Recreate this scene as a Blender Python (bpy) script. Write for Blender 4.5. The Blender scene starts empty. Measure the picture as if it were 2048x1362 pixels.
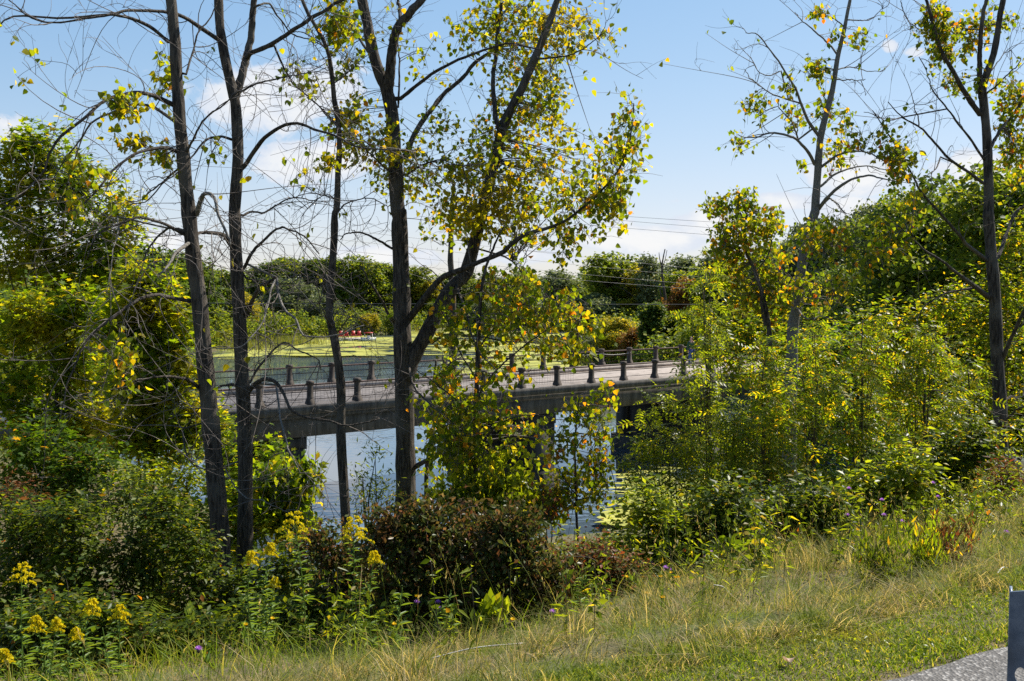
import bpy, bmesh, math
import numpy as np
from mathutils import Vector

# ------------------------------------------------------------------ camera, sky, sun, exposure
SC = bpy.context.scene
COL = SC.collection
rng = np.random.default_rng(11)
PI = math.pi
F = 2091.0                      # focal length in pixels of a 2048 wide picture
CAMZ = 9.7                      # water is z = 0
PITCH = math.atan(118 / F)
CP, SP = math.cos(PITCH), math.sin(PITCH)
cam = bpy.data.objects.new('camera', bpy.data.cameras.new('camera'))
COL.objects.link(cam)
cam.location = (0, 0, CAMZ)
cam.rotation_euler = (PI / 2 - PITCH, 0, 0)
cam.data.sensor_width = 36.0
cam.data.lens = 36.0 * F / 2048
cam.data.clip_end = 6000
cam.data.clip_start = 0.05
SC.camera = cam

SUN_EL, SUN_AZ = math.radians(47), math.radians(52)     # azimuth clockwise from the view direction (+Y)
sun_dir = Vector((math.sin(SUN_AZ) * math.cos(SUN_EL), math.cos(SUN_AZ) * math.cos(SUN_EL), math.sin(SUN_EL)))
sl = bpy.data.lights.new('sun', 'SUN')
sl.energy = 5.0
sl.angle = math.radians(0.5)
sl.color = (1.0, 0.94, 0.84)
so = bpy.data.objects.new('sun', sl)
COL.objects.link(so)
so.rotation_euler = sun_dir.to_track_quat('Z', 'Y').to_euler()

SC.view_settings.view_transform = 'Standard'
SC.view_settings.look = 'None'
SC.view_settings.exposure = 1.0
SC.view_settings.gamma = 1.0
SC.cycles.max_bounces = 6
SC.cycles.diffuse_bounces = 3
SC.cycles.transmission_bounces = 4
SC.cycles.glossy_bounces = 2
SC.cycles.use_denoising = False


def ray(px, py):
    a = (px - 1024) / F
    b = (681 - py) / F
    return a, CP + b * SP, -SP + b * CP


def at(px, py, Y):
    a, dy, dz = ray(px, py)
    k = Y / dy
    return np.array([a * k, Y, CAMZ + dz * k])


class NT:
    """small helper round a node tree"""
    def __init__(s, nt):
        s.t = nt; s.n = nt.nodes; s.l = nt.links
    def add(s, typ, **kw):
        n = s.n.new(typ)
        for k, v in kw.items():
            setattr(n, k, v)
        return n
    def put(s, sock, v):
        if isinstance(v, bpy.types.NodeSocket):
            s.l.new(v, sock)
        else:
            sock.default_value = v
    def math(s, op, a, b=None, c=None, clamp=False):
        n = s.add('ShaderNodeMath', operation=op, use_clamp=clamp)
        for i, v in enumerate((a, b, c)):
            if v is not None:
                s.put(n.inputs[i], v)
        return n.outputs[0]
    def mix(s, f, a, b):
        n = s.add('ShaderNodeMix', data_type='RGBA')
        s.put(n.inputs[0], f); s.put(n.inputs[6], a); s.put(n.inputs[7], b)
        return n.outputs[2]
    def smooth(s, v, lo, hi, a=0.0, b=1.0):
        n = s.add('ShaderNodeMapRange', interpolation_type='SMOOTHSTEP')
        s.put(n.inputs[0], v); s.put(n.inputs[1], lo); s.put(n.inputs[2], hi); s.put(n.inputs[3], a); s.put(n.inputs[4], b)
        return n.outputs[0]
    def noise(s, vec, scale, detail=3.0, rough=0.55, dist=0.0):
        n = s.add('ShaderNodeTexNoise')
        if vec is not None:
            s.l.new(vec, n.inputs['Vector'])
        n.inputs['Scale'].default_value = scale
        n.inputs['Detail'].default_value = detail
        n.inputs['Roughness'].default_value = rough
        n.inputs['Distortion'].default_value = dist
        return n.outputs[0]
    def ramp(s, f, stops, interp='LINEAR'):
        n = s.add('ShaderNodeValToRGB')
        n.color_ramp.interpolation = interp
        e = n.color_ramp.elements
        while len(e) < len(stops):
            e.new(0.5)
        for i, (p, c) in enumerate(stops):
            e[i].position = p
            e[i].color = (c[0], c[1], c[2], 1)
        s.l.new(f, n.inputs[0])
        return n.outputs[0]


def make_world():
    w = bpy.data.worlds.new('World')
    SC.world = w
    w.use_nodes = True
    t = NT(w.node_tree)
    t.n.clear()
    out = t.add('ShaderNodeOutputWorld')
    bg = t.add('ShaderNodeBackground')
    sky = t.add('ShaderNodeTexSky', sky_type='NISHITA')
    sky.sun_disc = False
    sky.sun_elevation = SUN_EL
    sky.sun_rotation = SUN_AZ
    sky.altitude = 200
    sky.air_density = 1.0
    sky.dust_density = 0.25
    sky.ozone_density = 3.0
    tc = t.add('ShaderNodeTexCoord')
    sep = t.add('ShaderNodeSeparateXYZ')
    t.l.new(tc.outputs['Generated'], sep.inputs[0])
    x, y, z = sep.outputs
    ys = t.math('MAXIMUM', y, 0.05)
    u = t.math('DIVIDE', x, ys)
    v = t.math('DIVIDE', z, ys)
    cmb = t.add('ShaderNodeCombineXYZ')
    t.l.new(u, cmb.inputs[0]); t.l.new(t.math('MULTIPLY', v, 1.6), cmb.inputs[1])
    n1 = t.noise(cmb.outputs[0], 11.0, 8.0, 0.66, 0.5)
    n1 = t.math('SUBTRACT', n1, 0.5)
    clouds = [  # where the cumulus heaps stand in the sky: px, py, rx, ry, weight
        (540, 195, 190, 75, .85), (640, 320, 130, 40, 1.0), (350, 175, 90, 50, .45), (15, 265, 75, 40, .8), (120, 290, 90, 30, .5),
        (1290, 478, 140, 30, 1.05), (1225, 448, 60, 22, .8), (1420, 452, 90, 34, 1.0), (1580, 402, 62, 20, 1.0), (1700, 352, 130, 38, .9), (1960, 335, 95, 32, 1.0),
        (1782, 93, 20, 15, .75), (1828, 105, 36, 14, .7), (1266, 410, 28, 8, .6), (1345, 404, 42, 11, .5),
        (1060, 515, 150, 24, .7), (760, 515, 120, 22, .8), (150, 450, 130, 34, .8), (300, 485, 90, 24, .9), (1700, 420, 120, 30, .7), (900, 640, 10, 2, .1),
    ]
    total = None
    for px, py, rx, ry, wt in clouds:
        a, dy, dz = ray(px, py)
        cu, cv = a / dy, dz / dy
        du = t.math('DIVIDE', t.math('SUBTRACT', u, cu), rx / F * 1.15)
        dv = t.math('DIVIDE', t.math('SUBTRACT', v, cv), ry / F * 1.25)
        d2 = t.math('ADD', t.math('MULTIPLY', du, du), t.math('MULTIPLY', dv, dv))
        m = t.math('MULTIPLY', t.math('EXPONENT', t.math('MULTIPLY', d2, -1.1)), wt)
        total = m if total is None else t.math('MAXIMUM', total, m)
    dens = t.math('ADD', total, t.math('MULTIPLY', n1, 1.5))
    dens = t.math('MULTIPLY', dens, t.smooth(total, 0.02, 0.22))
    front = t.smooth(y, 0.1, 0.3)
    mask = t.math('MULTIPLY', t.smooth(dens, 0.36, 0.55), front)
    n2 = t.noise(cmb.outputs[0], 26.0, 5.0, 0.6)
    shade = t.smooth(t.math('ADD', dens, t.math('MULTIPLY', t.math('SUBTRACT', n2, .5), 1.2)), 0.35, 1.0)
    ccol = t.mix(shade, (4.9, 5.3, 6.0, 1), (6.3, 6.3, 6.3, 1))
    hsv = t.add('ShaderNodeHueSaturation')
    hsv.inputs['Saturation'].default_value = 1.18
    hsv.inputs['Value'].default_value = 1.0
    t.l.new(sky.outputs[0], hsv.inputs['Color'])
    mask = t.math('MULTIPLY', mask, 0.9)
    tint = t.add('ShaderNodeMix', data_type='RGBA', blend_type='MULTIPLY')
    tint.inputs[0].default_value = 1.0
    soft = t.add('ShaderNodeVectorMath', operation='MULTIPLY_ADD')            # gentle shoulder: the hazy horizon stays below white
    t.l.new(hsv.outputs[0], soft.inputs[0]); soft.inputs[1].default_value = (.2, .2, .2); soft.inputs[2].default_value = (1, 1, 1)
    div = t.add('ShaderNodeVectorMath', operation='DIVIDE')
    t.l.new(hsv.outputs[0], div.inputs[0]); t.l.new(soft.outputs[0], div.inputs[1])
    t.l.new(div.outputs[0], tint.inputs[6]); tint.inputs[7].default_value = (1.84, 1.84, 2.04, 1)
    col = t.mix(mask, tint.outputs[2], ccol)
    t.l.new(col, bg.inputs[0])
    bg.inputs[1].default_value = 0.076
    t.l.new(bg.outputs[0], out.inputs[0])
    w.cycles.sampling_method = 'MANUAL'
    w.cycles.sample_map_resolution = 512


make_world()


# ------------------------------------------------------------------ helpers
def nrm(v):
    return v / np.maximum(np.linalg.norm(v, axis=-1, keepdims=True), 1e-9)


def tag(o, label=None, cat=None, group=None, kind=None):
    for k, v in (('label', label), ('category', cat), ('group', group), ('kind', kind)):
        if v:
            o[k] = v
    return o


def empty(name, loc, label=None, cat=None, group=None):
    o = bpy.data.objects.new(name, None)
    o.empty_display_size = 0.2
    COL.objects.link(o)
    o.location = [float(c) for c in loc]
    return tag(o, label, cat, group)


class Acc:
    """collects vertices and faces, then links them as one mesh object"""
    def __init__(s):
        s.v = []; s.l = []; s.t = []; s.n = 0
    def raw(s, V, loops, totals):
        V = np.asarray(V, float).reshape(-1, 3)
        s.v.append(V); s.l.append(np.asarray(loops).reshape(-1) + s.n); s.t.append(np.asarray(totals).reshape(-1)); s.n += len(V)
    def inst(s, V, faces):
        """V (N,k,3) copies of a template of k vertices with these faces"""
        N, k = V.shape[:2]
        if N == 0:
            return
        fl = np.concatenate([np.asarray(f) for f in faces])
        ft = np.array([len(f) for f in faces])
        loops = (fl[None] + (np.arange(N) * k)[:, None]).reshape(-1)
        s.raw(V.reshape(-1, 3), loops, np.tile(ft, N))
    def tubes(s, P, R, sides=5, cap=True):
        """P (N,K,3) paths, R (N,K) radii"""
        P = np.asarray(P, float); R = np.asarray(R, float)
        if P.ndim == 2:
            P = P[None]; R = R[None]
        N, K = P.shape[:2]
        if N == 0:
            return
        T = nrm(np.gradient(P, axis=1))
        ref = np.where(np.abs(T[:, :1, 2:3]) > 0.9, np.array([1., 0, 0]), np.array([0, 0, 1.]))
        ref = np.repeat(ref, K, axis=1)
        A = nrm(np.cross(T, ref)); B = np.cross(T, A)
        ang = np.arange(sides) * 2 * PI / sides
        V = P[:, :, None] + R[:, :, None, None] * (A[:, :, None] * np.cos(ang)[:, None] + B[:, :, None] * np.sin(ang)[:, None])
        idx = np.arange(K * sides).reshape(K, sides)
        a = idx[:-1]; b = np.roll(idx[:-1], -1, 1); c = np.roll(idx[1:], -1, 1); d = idx[1:]
        q = np.stack([a, b, c, d], -1).reshape(-1, 4)
        faces = list(q)
        if cap:
            faces.append(idx[-1]); faces.append(idx[0][::-1])
        s.inst(V.reshape(N, K * sides, 3), faces)
    def box(s, c, h, ax=None):
        c = np.asarray(c, float)
        ax = np.eye(3) if ax is None else np.asarray(ax, float)
        sg = np.array([[x, y, z] for z in (-1, 1) for y in (-1, 1) for x in (-1, 1)], float)
        V = c + (sg * np.asarray(h, float)) @ ax
        s.inst(V[None], [(0, 2, 3, 1), (4, 5, 7, 6), (0, 1, 5, 4), (2, 6, 7, 3), (0, 4, 6, 2), (1, 3, 7, 5)])
    def build(s, name, mat, parent=None, smooth=False, label=None, origin=None, more=()):
        """more: further (Acc, material) pairs that become part of the same mesh"""
        mi = [(sum(len(t) for t in s.t))]
        for a2, m2 in more:
            for v_, l_, t_ in zip(a2.v, a2.l, a2.t):
                s.v.append(v_); s.t.append(t_); s.l.append(l_ + s.n)
            s.n += a2.n
            mi.append(sum(len(t) for t in a2.t))
        me = bpy.data.meshes.new(name)
        V = np.concatenate(s.v) if s.v else np.zeros((0, 3))
        L = np.concatenate(s.l) if s.l else np.zeros(0, int)
        T = np.concatenate(s.t) if s.t else np.zeros(0, int)
        off = np.zeros(3)
        if parent is not None:
            off = np.array(parent.location)
            p = parent.parent
            while p is not None:
                off = off + np.array(p.location); p = p.parent
        elif origin is not None:
            off = np.asarray(origin, float)
        V = V - off
        me.vertices.add(len(V)); me.vertices.foreach_set('co', V.astype(np.float32).ravel())
        me.loops.add(len(L)); me.loops.foreach_set('vertex_index', L.astype(np.int32))
        me.polygons.add(len(T))
        st = np.concatenate([[0], np.cumsum(T)[:-1]]) if len(T) else T
        me.polygons.foreach_set('loop_start', st.astype(np.int32))
        me.polygons.foreach_set('loop_total', T.astype(np.int32))
        if smooth:
            me.polygons.foreach_set('use_smooth', np.ones(len(T), bool))
        me.update(calc_edges=True)
        me.materials.append(mat)
        for a2, m2 in more:
            me.materials.append(m2)
        if more:
            me.polygons.foreach_set('material_index', np.repeat(np.arange(len(mi)), mi).astype(np.int32))
        o = bpy.data.objects.new(name, me)
        COL.objects.link(o)
        if parent is not None:
            o.parent = parent
        elif origin is not None:
            o.location = [float(c) for c in origin]
        if label:
            o['label'] = label
        return o


def spline(pts, K):
    """Catmull-Rom through the points, K samples"""
    p = np.asarray(pts, float)
    if len(p) == 2:
        s = np.linspace(0, 1, K)[:, None]
        return p[0] * (1 - s) + p[1] * s
    q = np.concatenate([[2 * p[0] - p[1]], p, [2 * p[-1] - p[-2]]])
    n = len(p) - 1
    u = np.linspace(0, n, K); i = np.minimum(u.astype(int), n - 1); f = (u - i)[:, None]
    a, b, c, d = q[i], q[i + 1], q[i + 2], q[i + 3]
    return 0.5 * (2 * b + (c - a) * f + (2 * a - 5 * b + 4 * c - d) * f ** 2 + (3 * b - a - 3 * c + d) * f ** 3)


# ------------------------------------------------------------------ materials
def new_mat(name):
    m = bpy.data.materials.new(name)
    m.use_nodes = True
    t = NT(m.node_tree)
    t.n.clear()
    return m, t, t.add('ShaderNodeOutputMaterial')


def leaf_mat(name, stops, trans=0.64, glow=(2.5, 2.1, 0.36), rough=0.5, patch=None, spec=0.14, gain=1.06):
    """stops: colour ramp over a random value per leaf; patch: second colour mixed in by clump"""
    m, t, out = new_mat(name)
    geo = t.add('ShaderNodeNewGeometry')
    tc = t.add('ShaderNodeTexCoord')
    col = t.ramp(geo.outputs['Random Per Island'], [(p_, tuple(min(.9, v_ * gain) for v_ in c_)) for p_, c_ in stops])
    if patch:
        c2, sc, lo, hi = patch
        f = t.smooth(t.noise(tc.outputs['Object'], sc, 2.0), lo, hi)
        col = t.mix(f, col, (*c2, 1))
    p = t.add('ShaderNodeBsdfPrincipled')
    t.l.new(col, p.inputs['Base Color'])
    p.inputs['Roughness'].default_value = rough
    p.inputs['Specular IOR Level'].default_value = spec
    tr = t.add('ShaderNodeBsdfTranslucent')
    mu = t.add('ShaderNodeMix', data_type='RGBA', blend_type='MULTIPLY')
    mu.inputs[0].default_value = 1.0
    t.l.new(col, mu.inputs[6]); mu.inputs[7].default_value = (*glow, 1)
    t.l.new(mu.outputs[2], tr.inputs[0])
    mx = t.add('ShaderNodeMixShader')
    mx.inputs[0].default_value = trans
    t.l.new(p.outputs[0], mx.inputs[1]); t.l.new(tr.outputs[0], mx.inputs[2])
    t.l.new(mx.outputs[0], out.inputs[0])
    return m


def rough_mat(name, c1, c2, scale=8.0, rough=0.85, bump=0.0, stretch=None, metallic=0.0, spec=0.3, detail=5.0, c3=None):
    m, t, out = new_mat(name)
    tc = t.add('ShaderNodeTexCoord')
    vec = tc.outputs['Object']
    if stretch:
        mp = t.add('ShaderNodeMapping')
        mp.inputs['Scale'].default_value = stretch
        t.l.new(vec, mp.inputs[0]); vec = mp.outputs[0]
    n = t.noise(vec, scale, detail, 0.65)
    col = t.mix(t.smooth(n, 0.33, 0.67), (*c1, 1), (*c2, 1))
    if c3:
        n3 = t.noise(tc.outputs['Object'], scale * 0.21, 3.0)
        col = t.mix(t.smooth(n3, 0.5, 0.68), col, (*c3, 1))
    p = t.add('ShaderNodeBsdfPrincipled')
    t.l.new(col, p.inputs['Base Color'])
    p.inputs['Roughness'].default_value = rough
    p.inputs['Metallic'].default_value = metallic
    p.inputs['Specular IOR Level'].default_value = spec
    if bump:
        b = t.add('ShaderNodeBump')
        b.inputs['Strength'].default_value = 1.0
        b.inputs['Distance'].default_value = bump
        t.l.new(n, b.inputs['Height'])
        t.l.new(b.outputs[0], p.inputs['Normal'])
    t.l.new(p.outputs[0], out.inputs[0])
    return m


def G(*cs):
    """evenly spread ramp stops"""
    return [(i / max(len(cs) - 1, 1), c) for i, c in enumerate(cs)]


M = {}
M['bark'] = rough_mat('furrowed_bark', (.014, .011, .009), (.11, .09, .07), 6.0, .95, .05, (6, 6, .7), c3=(.12, .105, .085))
M['bark_grey'] = rough_mat('smooth_grey_bark', (.10, .09, .078), (.2, .185, .16), 14.0, .9, .01, (3, 3, 2))
M['twig'] = rough_mat('twig_bark', (.07, .055, .045), (.17, .145, .125), 12.0, .8)
M['stem'] = rough_mat('shrub_stem', (.035, .028, .018), (.085, .068, .042), 20.0, .85)
YG, OR = (.30, .26, .02), (.42, .20, .02)
M['cotton'] = leaf_mat('cottonwood_leaf', [(0, (.07, .115, .012)), (.45, (.115, .16, .014)), (.75, (.2, .21, .016)), (.92, (.34, .28, .02)), (.98, (.38, .2, .02)), (1, (.36, .14, .02))], 0.66, patch=((.20, .19, .014), .9, .5, .66))
M['cotton_yellow'] = leaf_mat('yellowing_cottonwood_leaf', [(0, (.065, .115, .012)), (.5, (.115, .16, .014)), (.78, (.2, .205, .016)), (.93, (.33, .25, .018)), (.97, (.4, .19, .02)), (1, (.35, .1, .02))], 0.62)
M['maple'] = leaf_mat('maple_leaf', [(0, (.06, .11, .01)), (.5, (.105, .17, .012)), (.85, (.18, .22, .016)), (1, (.3, .22, .02))], 0.64, patch=((.22, .22, .016), .55, .5, .66))
M['maple_dark'] = leaf_mat('dark_maple_leaf', [(0, (.025, .055, .01)), (.6, (.05, .1, .012)), (.9, (.1, .15, .014)), (1, (.24, .12, .02))], 0.60)
M['ash'] = leaf_mat('ash_leaf', [(0, (.07, .11, .012)), (.6, (.12, .165, .016)), (.92, (.19, .23, .03)), (1, (.36, .28, .03))], 0.60, rough=.32)
M['walnut'] = leaf_mat('walnut_leaf', [(0, (.06, .1, .012)), (.55, (.1, .155, .014)), (.88, (.2, .21, .018)), (1, (.42, .27, .02))], 0.64, rough=.36, patch=((.21, .2, .016), .8, .58, .74))
M['thicket'] = leaf_mat('thicket_leaf', [(0, (.03, .055, .01)), (.6, (.065, .1, .014)), (.9, (.12, .15, .02)), (.985, (.18, .14, .02)), (1, (.28, .07, .02))], 0.52, rough=.38)
M['dogwood'] = leaf_mat('dogwood_leaf', [(0, (.035, .055, .012)), (.55, (.085, .105, .02)), (.75, (.13, .09, .026)), (.92, (.17, .065, .03)), (1, (.22, .18, .07))], .45, (1.3, 1.1, .8), .35, patch=((.12, .055, .026), 2.3, .54, .72), gain=1.0)
M['redbush'] = leaf_mat('reddening_leaf', [(0, (.06, .075, .014)), (.5, (.12, .085, .02)), (.82, (.19, .06, .025)), (1, (.28, .09, .02))], .42, (1.5, 1.1, .8), gain=1.0)
M['far_dark'] = leaf_mat('far_dark_leaf', [(0, (.03, .055, .012)), (.7, (.06, .09, .016)), (1, (.12, .13, .02))], .45, (1.7, 1.6, .6), gain=1.45)
M['far_green'] = leaf_mat('far_green_leaf', [(0, (.045, .075, .012)), (.7, (.1, .13, .016)), (1, (.19, .19, .02))], .5, (1.8, 1.65, .6), patch=((.14, .15, .02), .35, .54, .7), gain=1.45)
M['far_yellow'] = leaf_mat('far_yellow_leaf', [(0, (.08, .1, .014)), (.6, (.2, .19, .018)), (1, (.36, .27, .02))], .5, (1.7, 1.5, .6), gain=1.45)
M['far_willow'] = leaf_mat('far_willow_leaf', [(0, (.05, .065, .03)), (.7, (.1, .12, .055)), (1, (.18, .19, .09))], .38, (1.4, 1.4, .8), gain=1.45)
M['far_rust'] = leaf_mat('far_rust_leaf', [(0, (.12, .07, .016)), (.5, (.22, .09, .02)), (1, (.2, .17, .02))], .42, (1.4, 1.1, .7))
M['reed'] = leaf_mat('reed_blade', G((.06, .09, .03), (.12, .15, .06), (.2, .19, .08)), .35, gain=1.0)
M['goldenrod_leaf'] = leaf_mat('goldenrod_leaf', G((.06, .115, .025), (.1, .165, .035), (.15, .21, .05)), .4, rough=.4)
M['goldenrod_bloom'] = leaf_mat('goldenrod_bloom', G((.62, .5, .01), (.74, .6, .015), (.62, .56, .02)), .35, (1.2, 1.15, .6), .7, gain=1.0)
M['knapweed'] = leaf_mat('knapweed_petal', G((.32, .12, .45), (.46, .2, .58), (.5, .28, .6)), .4, (1.2, 1, 1.2), .6, gain=1.0)
M['hawkweed'] = leaf_mat('hawkweed_petal', G((.75, .5, .01), (.85, .62, .02)), .35, (1.1, 1, .6), .6, gain=1.0)
M['straw'] = leaf_mat('dry_grass', [(0, (.07, .1, .018)), (.3, (.15, .16, .035)), (.5, (.3, .24, .09)), (.8, (.45, .35, .17)), (1, (.58, .47, .28))], .5, (1.6, 1.45, .75), .55, patch=((.13, .17, .025), 2.6, .44, .58), gain=.95)
M['mown'] = leaf_mat('mown_grass', [(0, (.07, .125, .012)), (.55, (.14, .2, .016)), (.85, (.25, .26, .03)), (1, (.45, .36, .13))], .5, (1.6, 1.5, .6), .5, patch=((.3, .23, .06), 1.1, .56, .75))
M['duck'] = rough_mat('duckweed', (.2, .21, .03), (.38, .36, .06), .9, .8, .004, c3=(.12, .14, .03))
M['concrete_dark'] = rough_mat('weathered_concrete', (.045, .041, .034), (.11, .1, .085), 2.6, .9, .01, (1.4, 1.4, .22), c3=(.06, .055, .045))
M['pier'] = rough_mat('shade_darkened_concrete', (.02, .018, .015), (.05, .046, .038), 2.2, .9, .01, (1.4, 1.4, .2))  # streaky concrete, its colour darkened to carry the shade beneath the deck
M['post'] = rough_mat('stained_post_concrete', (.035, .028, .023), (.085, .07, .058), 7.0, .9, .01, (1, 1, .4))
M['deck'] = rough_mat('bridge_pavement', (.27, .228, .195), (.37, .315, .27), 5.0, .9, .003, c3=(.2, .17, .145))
M['rust'] = rough_mat('rusty_steel', (.04, .022, .016), (.09, .05, .04), 6.0, .75)
M['wire'] = rough_mat('dull_wire', (.1, .1, .1), (.16, .155, .15), 10.0, .5, metallic=.6)
M['cable'] = rough_mat('pale_cable', (.45, .42, .38), (.6, .57, .52), 10.0, .6)
M['galv'] = rough_mat('galvanised_steel', (.085, .115, .165), (.14, .175, .23), 22.0, .45, .0004, metallic=.8, c3=(.07, .085, .11))
M['white'] = rough_mat('white_fibreglass', (.72, .7, .7), (.82, .8, .8), 4.0, .35)
M['red'] = rough_mat('red_plastic', (.42, .035, .03), (.52, .06, .045), 5.0, .45)
M['dock'] = rough_mat('dock_plank', (.4, .37, .34), (.55, .5, .46), 4.0, .8)
M['denim'] = rough_mat('blue_denim', (.02, .045, .16), (.035, .08, .26), 30.0, .9)
M['shirt'] = rough_mat('dark_green_cloth', (.02, .06, .025), (.03, .09, .04), 30.0, .9)
M['skin'] = rough_mat('skin', (.42, .24, .17), (.5, .3, .22), 20.0, .6)
M['hair'] = rough_mat('brown_hair', (.03, .018, .012), (.06, .035, .022), 50.0, .6)
M['deadleaf'] = leaf_mat('dead_leaf', G((.4, .26, .18), (.5, .36, .26)), .3, (1.1, 1, .9), gain=1.0)

# ------------------------------------------------------------------ the land
ROAD_U = np.array([.857, .515]); ROAD_N = np.array([-.515, .857])
POND = np.array([(-58, 2), (-22, 20), (0, 36), (20, 48), (31, 55), (27, 68), (14, 90), (10.5, 118), (9.5, 146), (15, 170), (26, 204), (12, 216), (-14, 211),
                 (-26, 190), (-33, 172), (-40, 157), (-42, 140), (-36, 115), (-40, 90), (-52, 60), (-75, 30)], float)
BR_P = np.array([-8.19, 42.2]); BR_U = np.array([.803, .596]); BR_N = np.array([-.596, .803])
DECK_Z = 4.7


def pond_sd(x, y):
    """distance to the shore, negative in the water"""
    p = np.stack([x, y], -1)
    d = np.full(x.shape, 1e9); ins = np.zeros(x.shape, bool)
    n = len(POND)
    for i in range(n):
        a, b = POND[i], POND[(i + 1) % n]
        ab = b - a
        s = np.clip(((p - a) @ ab) / (ab @ ab), 0, 1)
        d = np.minimum(d, np.linalg.norm(p - a - s[..., None] * ab, axis=-1))
        c = (a[1] > p[..., 1]) != (b[1] > p[..., 1])
        xi = (b[0] - a[0]) * (p[..., 1] - a[1]) / (b[1] - a[1] + 1e-12) + a[0]
        ins ^= c & (p[..., 0] < xi)
    return np.where(ins, -d, d)


def ground(x, y):
    x = np.asarray(x, float); y = np.asarray(y, float)
    t = x * ROAD_N[0] + y * ROAD_N[1]
    ze = np.interp(t, [-80, -12, -9, 2.75, 2.85, 3.7, 5, 33.5, 40, 60], [2, 6.9, 8.06, 8.06, 8.08, 7.99, 7.62, -.25, -1.6, -6])
    ze = ze + np.where(t > 4, .08 * np.sin(x * 1.3 + y * .7) * np.sin(y * 1.1 - x * .4), 0)
    sd = pond_sd(x, y)
    zl = np.clip(sd * .3, -1.6, 1.3) + np.clip(sd - 5, 0, 40) * .02 + np.where(sd > 3, .25 * np.sin(x * .11) * np.sin(y * .13), 0) + np.clip(np.hypot(x, y) - 260, 0, 2000) * .006
    qx, qy = x - BR_P[0], y - BR_P[1]
    s = qx * BR_U[0] + qy * BR_U[1]; c = qx * BR_N[0] + qy * BR_N[1] - 3.2
    zb = DECK_Z - .35 - np.maximum(0, np.abs(c) - 4.2) * .55 - np.where(s > 15, np.maximum(0, 47 - s), np.maximum(0, s + 9)) * .7
    return np.maximum(np.maximum(ze, zl), zb)


def gz(x, y):
    return float(ground(np.array([x]), np.array([y]))[0])


def grid_mesh(xs, ys, fz):
    X, Y = np.meshgrid(xs, ys)
    V = np.stack([X, Y, fz(X, Y)], -1).reshape(-1, 3)
    idx = np.arange(X.size).reshape(X.shape)
    q = np.stack([idx[:-1, :-1], idx[:-1, 1:], idx[1:, 1:], idx[1:, :-1]], -1).reshape(-1, 4)
    a = Acc(); a.raw(V, q, np.full(len(q), 4))
    return a


def ground_mat():
    m, t, out = new_mat('soil_and_thatch')
    tc = t.add('ShaderNodeTexCoord')
    o = tc.outputs['Object']
    n = t.noise(o, 14.0, 6.0, .7)
    c = t.mix(t.smooth(n, .3, .7), (.05, .038, .016, 1), (.15, .115, .05, 1))
    n2 = t.noise(o, .8, 4.0)
    c = t.mix(t.smooth(n2, .42, .6), c, (.07, .09, .014, 1))
    p = t.add('ShaderNodeBsdfPrincipled')
    t.l.new(c, p.inputs['Base Color']); p.inputs['Roughness'].default_value = .95
    b = t.add('ShaderNodeBump'); b.inputs['Distance'].default_value = .03
    t.l.new(n, b.inputs['Height']); t.l.new(b.outputs[0], p.inputs['Normal'])
    t.l.new(p.outputs[0], out.inputs[0])
    return m


sx = np.linspace(-1, 1, 241); xs = 1600 * np.sinh(sx * 6.5) / math.sinh(6.5)
sy = np.linspace(-.62, 1, 300); ys = 20 + 2600 * np.sinh(sy * 6.2) / math.sinh(6.2)
tag(grid_mesh(xs, ys, ground).build('ground', ground_mat(), smooth=True), kind='structure')


def water_mat():
    m, t, out = new_mat('pond_water')
    tc = t.add('ShaderNodeTexCoord')
    mp = t.add('ShaderNodeMapping'); mp.inputs['Scale'].default_value = (.8, 1.6, 1)
    t.l.new(tc.outputs['Object'], mp.inputs[0])
    n = t.noise(mp.outputs[0], 1.4, 3.0, .5)
    n2 = t.noise(tc.outputs['Object'], .06, 2.0)
    b = t.add('ShaderNodeBump'); b.inputs['Distance'].default_value = .05
    t.l.new(t.smooth(n2, .42, .58, .05, .5), b.inputs['Strength'])
    t.l.new(n, b.inputs['Height'])
    p = t.add('ShaderNodeBsdfPrincipled')
    p.inputs['Base Color'].default_value = (.06, .085, .105, 1)
    p.inputs['Roughness'].default_value = .02
    p.inputs['IOR'].default_value = 2.5
    t.l.new(b.outputs[0], p.inputs['Normal'])
    t.l.new(p.outputs[0], out.inputs[0])
    return m


a = Acc()
a.raw([(-130, -20, 0), (110, -20, 0), (110, 240, 0), (-130, 240, 0)], [0, 1, 2, 3], [4])
tag(a.build('pond_water', water_mat()), kind='structure')

# duckweed: ragged mats that float on the pond
def blob(cx, cy, rx, ry, rot, k=40, rag=.3):
    th = np.arange(k) * 2 * PI / k
    r = np.ones(k)
    for f in (2, 3, 5, 8, 13):
        r += rag / f ** .55 * rng.normal() * np.cos(f * th + rng.uniform(0, 6.28)) * .6
    r = np.clip(r, .25, 1.8)
    x, y = rx * r * np.cos(th), ry * r * np.sin(th)
    return np.stack([cx + x * math.cos(rot) - y * math.sin(rot), cy + x * math.sin(rot) + y * math.cos(rot), np.zeros(k)], -1)


def pix_water(px, py):
    a_, dy, dz = ray(px, py)
    k = -CAMZ / dz
    return a_ * k, dy * k


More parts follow.
